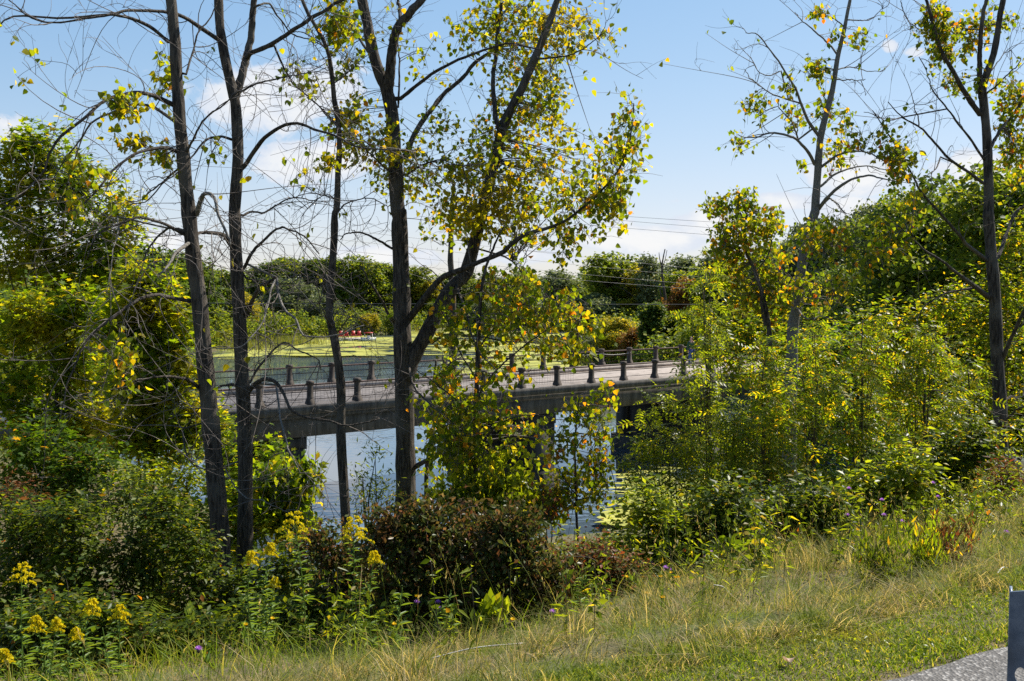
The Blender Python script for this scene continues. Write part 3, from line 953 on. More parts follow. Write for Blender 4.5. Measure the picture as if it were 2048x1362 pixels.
def traced_tree(name, label, cat, D, trunks, limbs, bare=None, clumps=(), leaf='cotton', lsize=.09, mode='hang', tpl='heart', per=10, group=None, strays=0, bark='bark', dead=(), spread=.07, loc_leaf=None, twig_n=1.0):
    """trunks: (pixels, w0, w1); the first goes into the ground. limbs: (pixels, w0, w1, depth shift)"""
    tp = []
    for k, (px, w0, w1) in enumerate(trunks):
        dd = 0 if k == 0 else rng.uniform(-.5, .5)
        P = limb3(px, D, D + dd, 44, .006); R = width3(P, w0, w1)
        if k == 0:
            if P[0, 2] > P[-1, 2]:
                P = P[::-1]; R = R[::-1]
            g = gz(P[0, 0], P[0, 1])
            low = P[0] + (P[0] - P[2]) / max(P[2, 2] - P[0, 2], .05) * (P[0, 2] - g + .15) if P[0, 2] > g else P[0] - np.array([0, 0, .2])
            low[2] = min(low[2], g - .1)
            ext = P[0] + (low - P[0]) * np.linspace(1, 0, 8)[:-1, None]
            P = np.concatenate([ext, P]); R = np.concatenate([R[0] * np.linspace(1.7, 1.03, 7) ** .8, R])
            base = P[0].copy()
        tp.append((P, R))
    root = empty(name, base, label, cat, group)
    a = Acc()
    for P, R in tp:
        wob = 1 + .05 * np.sin(np.arange(len(R)) * 1.7) + rng.normal(size=len(R)) * .02
        a.tubes(P, R * wob, 12)
    lp = []
    ad = Acc()
    for j, (px, w0, w1, ds) in enumerate(limbs):
        P = limb3(px, D, D + ds, 28, .008)
        near = np.concatenate([q for q, _ in tp] + lp)
        c = near[np.argmin(((near - P[0]) ** 2).sum(1))]                    # root every limb in the wood it grows from
        P = np.concatenate([[c, c * .5 + P[0] * .5], P]); lp.append(P)
        (ad if j in dead else a).tubes(P, width3(P, w0, w1, .8) * (1 + rng.normal(size=len(P)) * .05), 7)
    a.build('trunk', M[bark], root, True)
    if ad.n:
        ad.build('dead_limbs', M['bark_grey'], root, True)
    skel = np.concatenate([p for p in lp] + [P[len(P) // 3:] for P, R in tp]) if lp else np.concatenate([P for P, R in tp])
    tw = Acc(); lf = Acc()
    if bare and lp:
        LP = np.stack(lp)
        lim = lambda n: int(max(1, round(n * twig_n)))
        s1 = sprout(LP, lim(bare[0]), bare[1], 1.0, .75, bare[3], .5, bare[4], .15, 1.0, 12)
        tw.tubes(s1, taper(s1, .007, .0025), 4, False)
        s2 = sprout(s1, lim(bare[2]), (bare[1][0] * .35, bare[1][1] * .5), .9, .7, bare[3] * .6 + .15, .5, .18, .15, 1.0, 9)
        tw.tubes(s2, taper(s2, .0038, .0018), 3, False)
        s3 = sprout(s2[::2], 2, (.08, .3), .9, .8, .15, .4, .15, .2, 1.0, 6)
        tw.tubes(s3, taper(s3, .003, .0018), 3, False)
        if strays:
            pick = rng.choice(len(s2), min(strays, len(s2)), False)
            q = along(s2[pick], 2, .6, 1.0, .03)
            put_leaves(lf, q, lsize, mode, tpl)
    for c in clumps:
        px, py, rx, ry, n = c[:5]
        dd = c[5] if len(c) > 5 else rng.uniform(-.6, .6)
        Y = D + dd; k = Y / F
        cen = at(px, py, Y); r = (rx * k, (rx + ry) * .5 * k * .8, ry * k)
        T = ell(cen, r, n)
        P, L = branch(skel, T, .13, .05)
        tw.tubes(P, taper(P, np.clip(.004 + .005 * L, .004, .02), .0025), 4, False)
        s2 = sprout(P, 2, (.12, .38), .9, .8, .1, .3, -.1, .45, 1.0, 4)
        tw.tubes(s2, taper(s2, .0035, .002), 3, False)
        m = max(1, per // 3)
        put_leaves(lf, along(s2, m, .3, 1.05, spread * .5), lsize, mode, tpl)
        put_leaves(lf, along(P[:, 2:], m, .3, 1.05, spread), lsize, mode, tpl)
    if tw.n or lf.n:
        lf.build('crown', M[leaf], root, more=[(tw, M['twig'])])
    return root


def plant(name, label, cat, clumps, D, leaf, lsize, tpl, mode='flat', per=14, base=None, stems=None, group=None, spread=.09, sr=.02, bark='stem', hollow=.45, crown='crown', stem='trunk', twig_sub=0, tall=None):
    """a leafy tree or shrub: clumps (px, py, rx, ry, twigs[, depth shift]) round stems that rise from the base pixel column"""
    C = []
    for c in clumps:
        dd = c[5] if len(c) > 5 else 0.0
        Y = D + dd; k = Y / F
        C.append((at(c[0], c[1], Y), np.array([c[2] * k, (c[2] * .65 + c[3] * .35) * k * .85, c[3] * k]), c[4]))
    if base is None:
        base = (np.mean([c[0] for c in clumps]), D)
    bx = at(base[0], 700, base[1])
    b = np.array([bx[0], bx[1], gz(bx[0], bx[1])])
    root = empty(name, b, label, cat, group)
    a = Acc(); sk = []
    if stems:
        for px, w0, w1, *d2 in stems:
            P = limb3(px, base[1], base[1] + (d2[0] if d2 else 0), 24, .012)
            if P[0, 2] > P[-1, 2]:
                P = P[::-1]
            a.tubes(P, width3(P, w0, w1), 7); sk.append(P)
        P0 = sk[0][0]
        if P0[2] > b[2]:
            P = spline(np.array([b - [0, 0, .1], (b + P0) / 2 + rng.normal(size=3) * .04, P0]), 8)
            a.tubes(P, np.full(8, width3(P[-1:], stems[0][1], stems[0][1])[0] * 1.05), 7); sk.append(P)
    top = max(c[0][2] + c[1][2] for c in C)
    for cen, r, n in C:
        k = max(1, int(round(len(C) ** -.5 * 3)))
        for _ in range(k):
            e = ell(cen, r * .6, 1)[0]
            m = b + (e - b) * np.array([.35, .35, .55]) + rng.normal(size=3) * .05
            P = spline(np.array([b + rng.normal(size=3) * [.06, .06, 0] - [0, 0, .1], m, e]), 14)
            hgt = np.linalg.norm(e - b)
            a.tubes(P, np.linspace(sr * (.5 + .25 * hgt), .005, 14), 6); sk.append(P[3:])
    a.build(stem, M[bark], root, True)
    skel = np.concatenate(sk)
    tw = Acc(); lf = Acc()
    for cen, r, n in C:
        T = ell(cen, r, n, hollow)
        far_ = rng.random(n) < .24
        T[far_] = cen + (T[far_] - cen) * rng.uniform(1.1, 1.7, (far_.sum(), 1)) + [0, 0, .04]
        g = ground(T[:, 0], T[:, 1]) + .08
        T[:, 2] = np.maximum(T[:, 2], g + rng.random(len(T)) * .15)
        P, L = branch(skel, T, .16, .08)
        tw.tubes(P, taper(P, np.clip(.003 + .005 * L, .003, .02), .002), 3, False)
        q = along(P[:, 1:], per, .25, 1.08, spread)
        o = nrm(q - cen)
        put_leaves(lf, q, lsize, mode, tpl, o * .6 if mode == 'flat' else None, .5)
    lf.build(crown, M[leaf], root, more=[(tw, M[bark])])
    return root

# ------------------------------------------------------------------ the traced cottonwoods along the bank
BARE = (6, (.5, 1.7), 4, .0, -.25)
traced_tree('cottonwood_tree', 'tall bare cottonwood, leftmost trunk of the near row, with long drooping leafless boughs', 'tree', 14.0,
    [(Z(0, '446,1180 441,1080 432,950 419,800 405,640 391,520 378,380 365,250 352,110 341,-30'), 42, 20)],
    [(Z(1, '975,240 850,145 700,95 550,100 350,125 200,110 50,0'), 9, 2, -1.0),
     (Z(1, '1010,610 900,560 800,540 700,555 600,600 500,690 350,800 280,890 240,1000 150,1100 0,1220'), 11, 3, -1.6),
     (Z(1, '1020,710 940,650 860,610 760,605 640,650 520,710 440,830 360,950 300,1060'), 8, 2, .8),
     (Z(1, '1030,880 960,860 850,870 760,910 660,990 600,1060 480,1190 440,1260 410,1400'), 9, 2, -1.2),
     (Z(1, '1080,890 1130,800 1200,680 1320,580 1430,500'), 6, 2, -.9),
     (Z(1, '1080,430 1110,320 1160,190 1240,60 1270,-30'), 5, 2, .9),
     (Z(1, '1140,1240 1170,1150 1200,1130 1250,1160 1270,1250 1310,1362 1330,1430'), 11, 4, -.8),
     (Z(4, '1080,120 980,60 880,20 800,5 720,30 600,80 540,150 500,260'), 8, 2, -1.3),
     (Z(4, '1080,95 1030,80 960,80 900,130 850,220 830,270'), 7, 3, .8),
     (Z(4, '1110,150 1020,210 960,290 920,350'), 9, 4, -1.0),
     (Z(4, '1110,500 1000,480 900,460 800,490 700,560 600,640 500,740 450,840 390,960 360,1100 340,1200'), 10, 2, -1.8),
     (Z(4, '1150,1000 1100,960 1000,940 900,945 800,970 700,1020'), 9, 2, -1.0),
     (Z(4, '1060,1240 1070,1360 1100,1420 1150,1460 1250,1480 1320,1465'), 4, 2, -.8),
     (Z(4, '680,10 690,80 660,200 640,350 610,460'), 4, 1.5, -1.4),
     (Z(1, '1030,980 960,1040 880,1100 800,1160 700,1150'), 5, 1.5, 1.0)],
    BARE, [(250, 205, 38, 28, 26, -.8), (330, 160, 18, 50, 14, .3), (268, 290, 28, 22, 12), (330, 310, 25, 14, 14), (165, 340, 26, 22, 12, -1.2), (230, 405, 14, 12, 4), (150, 400, 20, 30, 8, -1.4), (240, 740, 50, 50, 16, -1.2), (230, 690, 30, 40, 10, -1.5), (40, 155, 8, 8, 2)],
    strays=46, per=6, lsize=.085, dead=(6, 9, 13))

traced_tree('cottonwood_tree', 'bare forked cottonwood, second trunk of the near row, bleached hooked limbs over the bridge', 'tree', 15.0,
    [(Z(7, '1400,900 1410,750 1420,600 1426,300 1425,0', 4, '1420,1200 1412,1000 1405,800 1398,600 1385,400 1375,200 1370,0', 1, '1370,1200 1380,1000 1385,800 1375,620 1355,540 1320,400 1290,250 1275,120 1265,-60'), 34, 17),
     (Z(1, '1362,580 1372,520 1400,400 1430,300 1455,150 1485,-60'), 18, 12)],
    [(Z(1, '1280,240 1150,150 1040,90 900,65 760,60 640,85 400,100 100,95 0,145'), 10, 3, -1.7),
     (Z(1, '1450,310 1580,250 1700,180 1850,80 1960,10 2060,-50'), 10, 6, -.8),
     (Z(1, '1420,960 1470,880 1530,800 1620,740 1720,720 1820,760 1950,800 2060,860 2300,880 2440,870'), 11, 2, -1.3),
     (Z(1, '1345,810 1280,790 1210,800 1160,840 1110,900 1040,980 950,1050 850,1160 740,1190'), 6, 2, -1.5),
     (Z(1, '1410,1250 1450,1225 1530,1230 1600,1190 1700,1155 1800,1160 1900,1175'), 6, 1.5, .8),
     (Z(4, '1420,300 1460,220 1530,140 1600,85 1660,85 1740,130 1850,225'), 8, 2.5, -.9),
     (Z(4, '1430,580 1470,490 1530,410 1600,360'), 10, 6, -.7),
     (Z(4, '1600,362 1580,420 1540,580 1490,680 1400,760 1250,775'), 5, 2, -1.4),
     (Z(4, '1604,362 1620,480 1660,560 1720,600 1750,680 1800,700 1950,690 2110,640'), 7, 2, -1.2),
     (Z(4, '1340,180 1290,110 1200,90 1130,100 1090,160 1010,240 950,330'), 10, 4, -1.3),
     (Z(4, '1450,970 1500,880 1560,810 1650,735 1740,790 1840,840 1860,900'), 6, 2, .7),
     (Z(4, '1440,1030 1480,970 1540,945 1600,970 1640,1040 1680,1110 1780,1170 1900,1190 2020,1210 2200,1180'), 11, 3, -1.2),
     (Z(4, '1600,985 1612,1080 1620,1180 1650,1270 1670,1380', 7, '1660,0 1700,80 1740,160'), 5, 2, -1.6),
     (Z(4, '1370,990 1320,985 1250,1010 1180,1090 1060,1240'), 7, 2.5, -1.0),
     (Z(1, '1400,530 1500,480 1640,450 1760,425 1900,420'), 5, 1.5, -.9),
     (Z(1, '1590,265 1650,400 1700,470 1800,560 1900,680 1980,760'), 5, 2, 1.0),
     (Z(1, '1500,30 1560,20 1610,100 1690,190 1800,230 1900,280'), 5, 2, .9),
     (Z(4, '1430,370 1500,380 1580,400 1680,400 1760,350'), 4, 1.5, .9),
     (Z(7, '1300,120 1370,250 1440,320 1520,325 1600,350 1680,385'), 3.5, 1.5, -.8)],
    BARE, [(600, 160, 40, 60, 10), (428, 300, 14, 12, 5), (600, 345, 10, 8, 3)], strays=18, per=5, lsize=.085, dead=(7, 8, 12, 18))

traced_tree('cottonwood_tree', 'slender knobbly bare cottonwood trunk standing between the bare pair and the big forked one', 'tree', 16.2,
    [(Z(7, '2015,560 2010,480 1980,0', 4, '1980,1200 1980,1000 1965,850 1935,680 1915,560 1930,350 1945,100 1950,0', 1, '1960,1200 1965,1000 1975,880 1970,720 1945,560 1935,430 1915,300 1860,190 1790,80 1740,-40'), 21, 6)],
    [(Z(1, '1960,1230 2000,1180 2060,1160 2150,1150 2250,1200'), 4, 1.5, .7),
     (Z(1, '1940,480 2000,440 2060,390'), 3, 1.5, .5), (Z(1, '1915,310 1850,240 1760,200 1680,190'), 4, 1.5, .6),
     (Z(1, '1970,740 1900,660 1800,560 1700,470'), 4, 1.5, .9), (Z(4, '1935,660 1900,600 1870,540 1840,500'), 4, 1.5, -.7),
     (Z(4, '1960,680 2000,640 2040,600 2100,570'), 3, 1.2, -.7), (Z(1, '1960,1180 1900,1130 1840,1150 1780,1210'), 3, 1.2, -.6),
     (Z(1, '1920,320 1980,280 2060,250'), 3, 1.2, .7)],
    (7, (.4, 1.2), 4, .1, -.1), [(690, 130, 40, 30, 10), (680, 40, 36, 44, 46, -.5), (690, 240, 30, 50, 30), (665, 330, 22, 22, 10), (620, 165, 14, 16, 6)], strays=20, per=7, lsize=.085)

big = [(Z(5, '468,1500 466,1362 460,1000 450,800 445,600 440,400 432,100 430,0', 2, '420,1200 410,1000 395,800 385,650 352,520 318,440 270,280 240,120 205,-50'), 41, 19),
       (Z(2, '362,540 372,450 390,330 410,200 450,110 520,40 610,-50'), 22, 14),
       (Z(5, '470,960 500,860 540,780 600,680 680,520 760,400 830,320', 2, '940,1130 960,1050 1010,850 1050,720 1100,620 1160,500 1230,330 1280,200 1330,60 1360,-50'), 34, 11)]
traced_tree('cottonwood_tree', 'big leafy cottonwood with forked dark trunk and leaning second stem, green and yellow crown', 'tree', 17.0, big,
    [(Z(2, '440,110 432,50 430,-30'), 9, 6, .5),
     (Z(2, '440,570 520,510 640,420 760,360 900,300 1000,260 1100,255 1250,285'), 9, 3, -1.0),
     (Z(2, '470,900 530,760 620,640 700,540 800,450 900,340 1000,280'), 13, 6, 1.0),
     (Z(2, '425,620 430,400 425,250 440,150'), 5, 2, .6),
     (Z(2, '1000,740 978,620 970,450 985,330 1000,200 1020,60 1030,-40'), 11, 6, .9),
     (Z(5, '490,600 540,530 640,400 700,350 800,310 900,270 1030,220 1100,160 1180,110 1280,80 1400,30', 2, '1500,1200 1620,1090 1720,960 1780,780 1790,600'), 17, 2.5, -2.0),
     (Z(8, '515,125 600,80 700,50 800,40 900,30', 5, '1000,1310 1120,1290 1220,1290'), 12, 3, -1.6),
     (Z(5, '620,740 720,690 850,700 1000,720 1250,745'), 7, 2, -1.6),
     (Z(5, '400,620 360,560 310,460 240,360 200,290'), 8, 3, -.8),
     (Z(5, '380,190 300,140 200,105 130,110 90,145'), 6, 2, -.8),
     (Z(2, '1240,340 1330,330 1430,310 1530,260 1620,190'), 5, 1.5, -.8),
     (Z(5, '760,410 820,560 850,700 900,820 1000,900'), 6, 2, -2.2),
     (Z(5, '1040,240 1110,290 1155,360 1160,430'), 4, 2, -1.0),
     (Z(5, '480,860 520,1000 600,1100 700,1180'), 6, 2, -2.0),
     (Z(2, '250,300 170,180 110,60 40,-20'), 6, 3, .8),
     (Z(2, '480,1010 560,960 680,930 800,960'), 5, 2, -1.2), (Z(2, '400,1020 320,940 230,860 130,800'), 5, 2, -1.0)],
    (4, (.4, 1.1), 3, .1, -.1),
    [(1080, 335, 165, 88, 150), (1245, 320, 44, 106, 68, -1.8), (1180, 400, 90, 63, 80, -1.6), (940, 350, 116, 79, 93), (1010, 250, 79, 63, 49), (1065, 130, 90, 100, 117, .8), (1060, 35, 127, 47, 93, 1.0), (1150, 70, 63, 53, 34, .3),
     (960, 60, 74, 63, 37, .8), (1205, 70, 27, 31, 9, -.6), (1090, 215, 47, 53, 43), (760, 290, 90, 58, 58), (800, 350, 63, 53, 43), (1010, 430, 137, 58, 130), (905, 440, 74, 58, 49), (1120, 470, 74, 29, 27, -1.6), (1125, 505, 16, 21, 6, -1.8),
     (880, 250, 53, 47, 16), (865, 120, 47, 53, 8), (700, 235, 27, 58, 21), (700, 45, 31, 47, 18, .8), (775, 60, 31, 42, 6), (1258, 215, 16, 31, 8, -2.0)],
    leaf='cotton', per=8, lsize=.082, strays=40, spread=.12)
traced_tree('cottonwood_tree', 'yellowing slim cottonwood in front of the leaning stem, screening the middle of the bridge', 'tree', 15.6,
    [(Z(0, '958,1120 955,1000 950,860 953,740 958,640 966,560 985,500 1010,450'), 14, 3)],
    [(Z(0, '952,800 990,740 1050,690 1110,650 1170,640'), 5, 1.5, -.8), (Z(0, '955,700 1000,640 1060,600 1120,590'), 4, 1.5, .6), (Z(0, '951,850 900,790 860,760 830,740'), 4, 1.5, -.6),
     (Z(0, '953,760 920,700 895,640 890,580'), 4, 1.5, .5), (Z(0, '950,900 1000,850 1060,830 1130,840'), 5, 1.5, -.7), (Z(0, '950,880 900,850 870,860'), 4, 1.5, .4)],
    None, [(985, 650, 110, 80, 76), (1075, 620, 95, 60, 70), (1135, 640, 60, 46, 40), (885, 780, 70, 60, 40), (1000, 750, 90, 40, 18), (1085, 710, 80, 34, 20), (1000, 560, 80, 50, 36), (900, 640, 40, 70, 24), (1150, 700, 50, 30, 20), (950, 830, 100, 45, 66), (1060, 860, 60, 40, 22), (900, 890, 60, 50, 40)],
    leaf='cotton_yellow', per=8, lsize=.088)
for nm, lab, D, px, w0, w1 in (('cottonwood_tree', 'dark straight bare trunk just right of the leaning cottonwood stem', 21.0, Z(0, '915,1010 908,900 905,760 906,600 902,480 908,380'), 19, 8),
                               ('cottonwood_tree', 'thin dark leafless stem rising behind the bush at the foot of the big cottonwood', 18.6, Z(0, '854,1040 852,960 858,900 868,840 866,780 872,720'), 10, 4)):
    traced_tree(nm, lab, 'tree', D, [(px, w0, w1)], [(Z(0, '%d,%d %d,%d %d,%d' % (px[2][0], px[2][1], px[2][0] + 40, px[2][1] - 40, px[2][0] + 90, px[2][1] - 60)), 4, 1.5, .8),
                (Z(0, '%d,%d %d,%d %d,%d' % (px[3][0], px[3][1], px[3][0] - 30, px[3][1] - 50, px[3][0] - 60, px[3][1] - 70)), 3, 1.5, .6)], (5, (.3, .9), 3, .2, 0), [(px[2][0], px[2][1], 40, 70, 18)], per=7, lsize=.085, leaf='cotton_yellow')

traced_tree('cottonwood_tree', 'pale smooth leaning cottonwood right of the gap of sky, sparse leaves on thin arching limbs', 'tree', 19.0,
    [(Z(0, '1582,790 1584,700', 6, '690,620 712,500 742,250 790,50 812,-20', 3, '812,1200 823,1050 835,900 850,780 890,640 925,500 950,350 975,220 1000,100 1028,-40'), 25, 6)],
    [(Z(3, '840,790 780,700 740,600 700,500 640,410 560,290 490,210 415,190'), 8, 1.6, -1.0),
     (Z(3, '815,950 770,870 720,810 650,780 560,775 490,800 420,800 370,780'), 8, 1.6, -1.2),
     (Z(3, '950,320 890,250 800,170 740,110 700,70'), 5, 1.4, .6), (Z(3, '960,400 1030,385 1120,410 1220,410'), 3, 1.2, .5),
     (Z(3, '950,460 1040,465 1110,460'), 3, 1.2, -.5), (Z(3, '1010,115 1100,120 1160,100 1215,35'), 3, 1.2, .5),
     (Z(3, '850,970 950,900 1040,880 1120,890 1200,925 1260,960'), 6, 1.6, -1.0), (Z(3, '850,1080 920,1020 1030,970 1150,960 1250,990'), 6, 1.6, .9),
     (Z(3, '840,1210 900,1130 1000,1050 1090,1020 1180,1025 1280,1050'), 9, 2, -1.2), (Z(3, '980,150 920,100 860,85'), 3, 1.2, -.4),
     (Z(3, '720,810 680,700 610,620 600,590'), 4, 1.2, -.6), (Z(3, '740,600 620,560 540,520 450,450 415,405'), 4, 1.2, -.9),
     (Z(3, '900,1150 950,1180 1000,1240'), 4, 2, -.6), (Z(3, '620,410 540,445 480,400 450,340'), 3, 1, -.5),
     (Z(6, '745,270 800,190 870,160 960,190'), 5, 1.5, -.8), (Z(6, '720,420 770,480 850,490 950,500'), 4, 1.5, -.8), (Z(6, '700,520 760,600 860,590 950,620'), 5, 2, -1.0)],
    (4, (.3, 1.0), 2, .05, .1),
    [(1632, 140, 24, 26, 24), (1505, 210, 30, 22, 14), (1478, 285, 14, 22, 9), (1582, 172, 16, 14, 9), (1640, 28, 20, 20, 9), (1722, 72, 10, 20, 9), (1690, 240, 22, 18, 11), (1742, 280, 66, 38, 28, -.8), (1800, 320, 24, 45, 26, -1.0), (1680, 310, 34, 30, 18), (1590, 240, 24, 24, 10), (1655, 205, 18, 30, 14), (1670, 68, 10, 14, 5), (1600, 335, 10, 12, 4),
     (1640, 470, 55, 50, 46, -1), (1730, 500, 80, 60, 34, -1.2), (1680, 560, 90, 50, 26, -1), (1620, 590, 60, 50, 34)],
    leaf='cotton_yellow', per=6, lsize=.085, strays=14, bark='bark_grey')

traced_tree('cottonwood_tree', 'dark cottonwood near the right edge, forked high, with long limbs reaching out to the left', 'tree', 20.0,
    [(Z(9, '1950,260 1945,100', 6, '1900,1362 1890,1100 1872,800 1860,500 1840,250 1822,0', 3, '1822,1200 1815,1000 1800,750 1780,560 1800,450 1850,300 1880,130 1915,-40'), 30, 10),
     (Z(3, '1782,570 1776,480 1775,350 1790,150 1822,-30'), 12, 7)],
    [(Z(3, '1772,660 1700,560 1620,420 1540,280 1500,150 1455,-20'), 12, 6, -.9),
     (Z(3, '1800,930 1720,810 1650,720 1580,620 1500,520 1480,450 1420,330'), 6, 1.6, -1.2),
     (Z(3, '1790,1060 1700,1000 1570,910 1480,800 1400,730 1320,680 1240,590'), 8, 1.8, -1.2),
     (Z(3, '1830,870 1880,780 1960,680 2060,540'), 8, 4, .9),
     (Z(3, '1810,540 1900,470 1980,390 2010,330'), 4, 1.5, -.6),
     (Z(6, '1822,475 1740,410 1650,340 1560,260 1430,180 1300,60'), 13, 2, -1.8),
     (Z(6, '1740,420 1600,450 1500,500 1430,570 1405,630'), 5, 1.5, -1.2),
     (Z(6, '1812,260 1700,170 1658,116', 3, '1520,1200 1430,1100 1360,970 1260,800 1150,640'), 9, 2, -1.4),
     (Z(6, '1880,240 1930,120 1980,0', 3, '2029,1200'), 9, 5, .8),
     (Z(6, '1905,830 1970,680 2035,540 2080,480'), 9, 6, -.9),
     (Z(6, '1890,1280 1720,1170 1580,1040 1400,990'), 7, 2, -1.5),
     (Z(3, '1320,680 1240,700 1180,680 1100,650'), 3, 1.2, -1.2), (Z(3, '1420,735 1400,640 1385,580'), 3, 1.2, -1.0),
     (Z(3, '1500,150 1440,175 1370,130 1320,60 1315,0'), 3, 1.2, -.8), (Z(3, '1545,910 1520,980 1490,1010 1440,1050'), 3.5, 1.2, -.9), (Z(3, '1840,410 1900,330 1960,290'), 3, 1.2, .5),
     (Z(6, '1890,1250 1960,1150 2040,1100'), 6, 3, -.8), (Z(6, '1870,1150 1940,1060 2000,1060 2060,1020'), 5, 2, .8)],
    (4, (.4, 1.3), 2, .1, 0),
    [(1880, 70, 42, 40, 66, -.6), (1868, 25, 26, 36, 22, -.6), (1885, 105, 24, 18, 18), (1950, 50, 40, 34, 30), (1905, 165, 14, 24, 14), (2030, 200, 34, 80, 80, .8), (2035, 310, 34, 60, 60, .8), (2015, 45, 26, 16, 10), (1940, 90, 20, 30, 14), (1960, 160, 40, 20, 8),
     (1800, 330, 30, 40, 26, -1.6), (1790, 470, 50, 50, 50, -1.6), (1830, 420, 40, 50, 22, -1.2)],
    leaf='cotton_yellow', per=7, lsize=.088, strays=16)

traced_tree('young_poplar', 'young poplar with airy yellow leaves standing left of the pale leaning trunk', 'tree', 25.0,
    [(Z(6, '558,760 555,690 545,600 520,480 470,330 420,220 400,100 390,0', 3, '370,1250 380,1120'), 11, 3), (Z(6, '530,640 505,520 500,440 450,300'), 7, 3)],
    [(Z(6, '520,480 580,400 660,340'), 3, 1.5, .5), (Z(6, '400,110 340,60 260,10'), 3, 1.2, .5), (Z(6, '470,330 540,240 560,150', 3, '560,1400 600,1330'), 3, 1.2, -.5), (Z(6, '430,230 360,200 300,180'), 3, 1.2, -.5)],
    None, [(1482, 410, 42, 40, 60), (1430, 415, 30, 20, 22), (1500, 455, 62, 34, 90), (1545, 440, 26, 30, 30), (1470, 500, 50, 40, 60), (1530, 520, 50, 50, 60), (1510, 590, 60, 50, 90), (1560, 600, 50, 60, 70), (1450, 560, 40, 50, 50), (1440, 480, 26, 40, 26)],
    leaf='cotton_yellow', per=8, lsize=.105)

# ------------------------------------------------------------------ maples on the left
MP = dict(tpl='maple', mode='flat', spread=.15, hollow=.6)
plant('maple_tree', 'tall green maple rising at the left edge, highest of the left maples', 'tree',
      [(70, 330, 110, 75, 110), (160, 390, 90, 70, 90), (40, 450, 110, 90, 130), (170, 500, 110, 70, 110), (60, 290, 60, 36, 40), (230, 450, 60, 60, 50), (20, 380, 60, 80, 50), (60, 540, 90, 50, 70), (160, 560, 80, 44, 60), (225, 530, 50, 40, 34)], 25.0, 'maple', .13,
      stems=[(Z(0, '120,980 110,760 95,560 80,400'), 14, 4), (Z(0, '125,800 160,640 190,500'), 9, 3)], base=(120, 25), per=15, **MP)
plant('maple_tree', 'bright yellow green maple directly left of the leftmost bare trunk', 'tree',
      [(310, 610, 80, 55, 90), (280, 560, 60, 36, 50), (340, 700, 70, 60, 90), (250, 650, 80, 60, 80), (350, 800, 70, 60, 90), (270, 780, 80, 80, 90), (385, 860, 50, 60, 60), (300, 890, 90, 60, 90)], 21.5, 'maple', .13,
      stems=[(Z(0, '300,1050 305,880 300,740 305,620'), 11, 3), (Z(0, '300,900 340,800 370,740'), 6, 2)], base=(300, 21.5), per=15, **MP)
plant('maple_tree', 'dense shadowed maple at the left edge below the tallest one', 'tree',
      [(60, 640, 100, 80, 110), (160, 620, 80, 60, 80), (40, 780, 90, 80, 90), (150, 730, 80, 70, 90), (90, 860, 110, 60, 100), (200, 850, 80, 60, 80)], 22.5, 'maple', .13,
      stems=[(Z(0, '100,1080 105,900 110,760 100,650'), 12, 3), (Z(0, '140,900 135,740 130,700'), 8, 4)], base=(100, 22.5), per=15, **MP)
plant('maple_sapling', 'low dark leaved maple sapling in front of the maples at the left edge', 'sapling',
      [(60, 900, 90, 60, 80), (170, 930, 80, 50, 70), (30, 980, 70, 50, 50), (120, 990, 90, 40, 70)], 17.5, 'maple_dark', .1, base=(90, 17.5), per=12, **MP)
plant('maple_sapling', 'sunlit maple sapling between the two bare trunks below the end of the bridge', 'sapling',
      [(440, 850, 34, 30, 24), (450, 920, 40, 60, 50), (540, 920, 36, 34, 30), (500, 980, 40, 60, 50)], 20.0, 'maple', .105, base=(480, 20), per=12, **MP)
plant('ash_sapling', 'green ash sapling with drooping leaves beside the slender bare trunk', 'sapling',
      [(575, 965, 44, 46, 46), (550, 1010, 50, 50, 50), (618, 950, 30, 40, 14), (590, 1040, 44, 36, 40), (535, 950, 36, 40, 20)], 17.2, 'maple', .15, 'ovate', 'hang', base=(575, 17.2), per=12, spread=.1)
plant('willow_sapling', 'loose dark stemmed sapling seen against the water left of the big cottonwood', 'sapling',
      [(730, 960, 45, 40, 20), (745, 910, 30, 30, 8), (720, 1000, 40, 34, 22), (770, 990, 30, 30, 14)], 16.6, 'ash', .09, 'lance', 'rand', base=(735, 16.6), per=9, spread=.08)

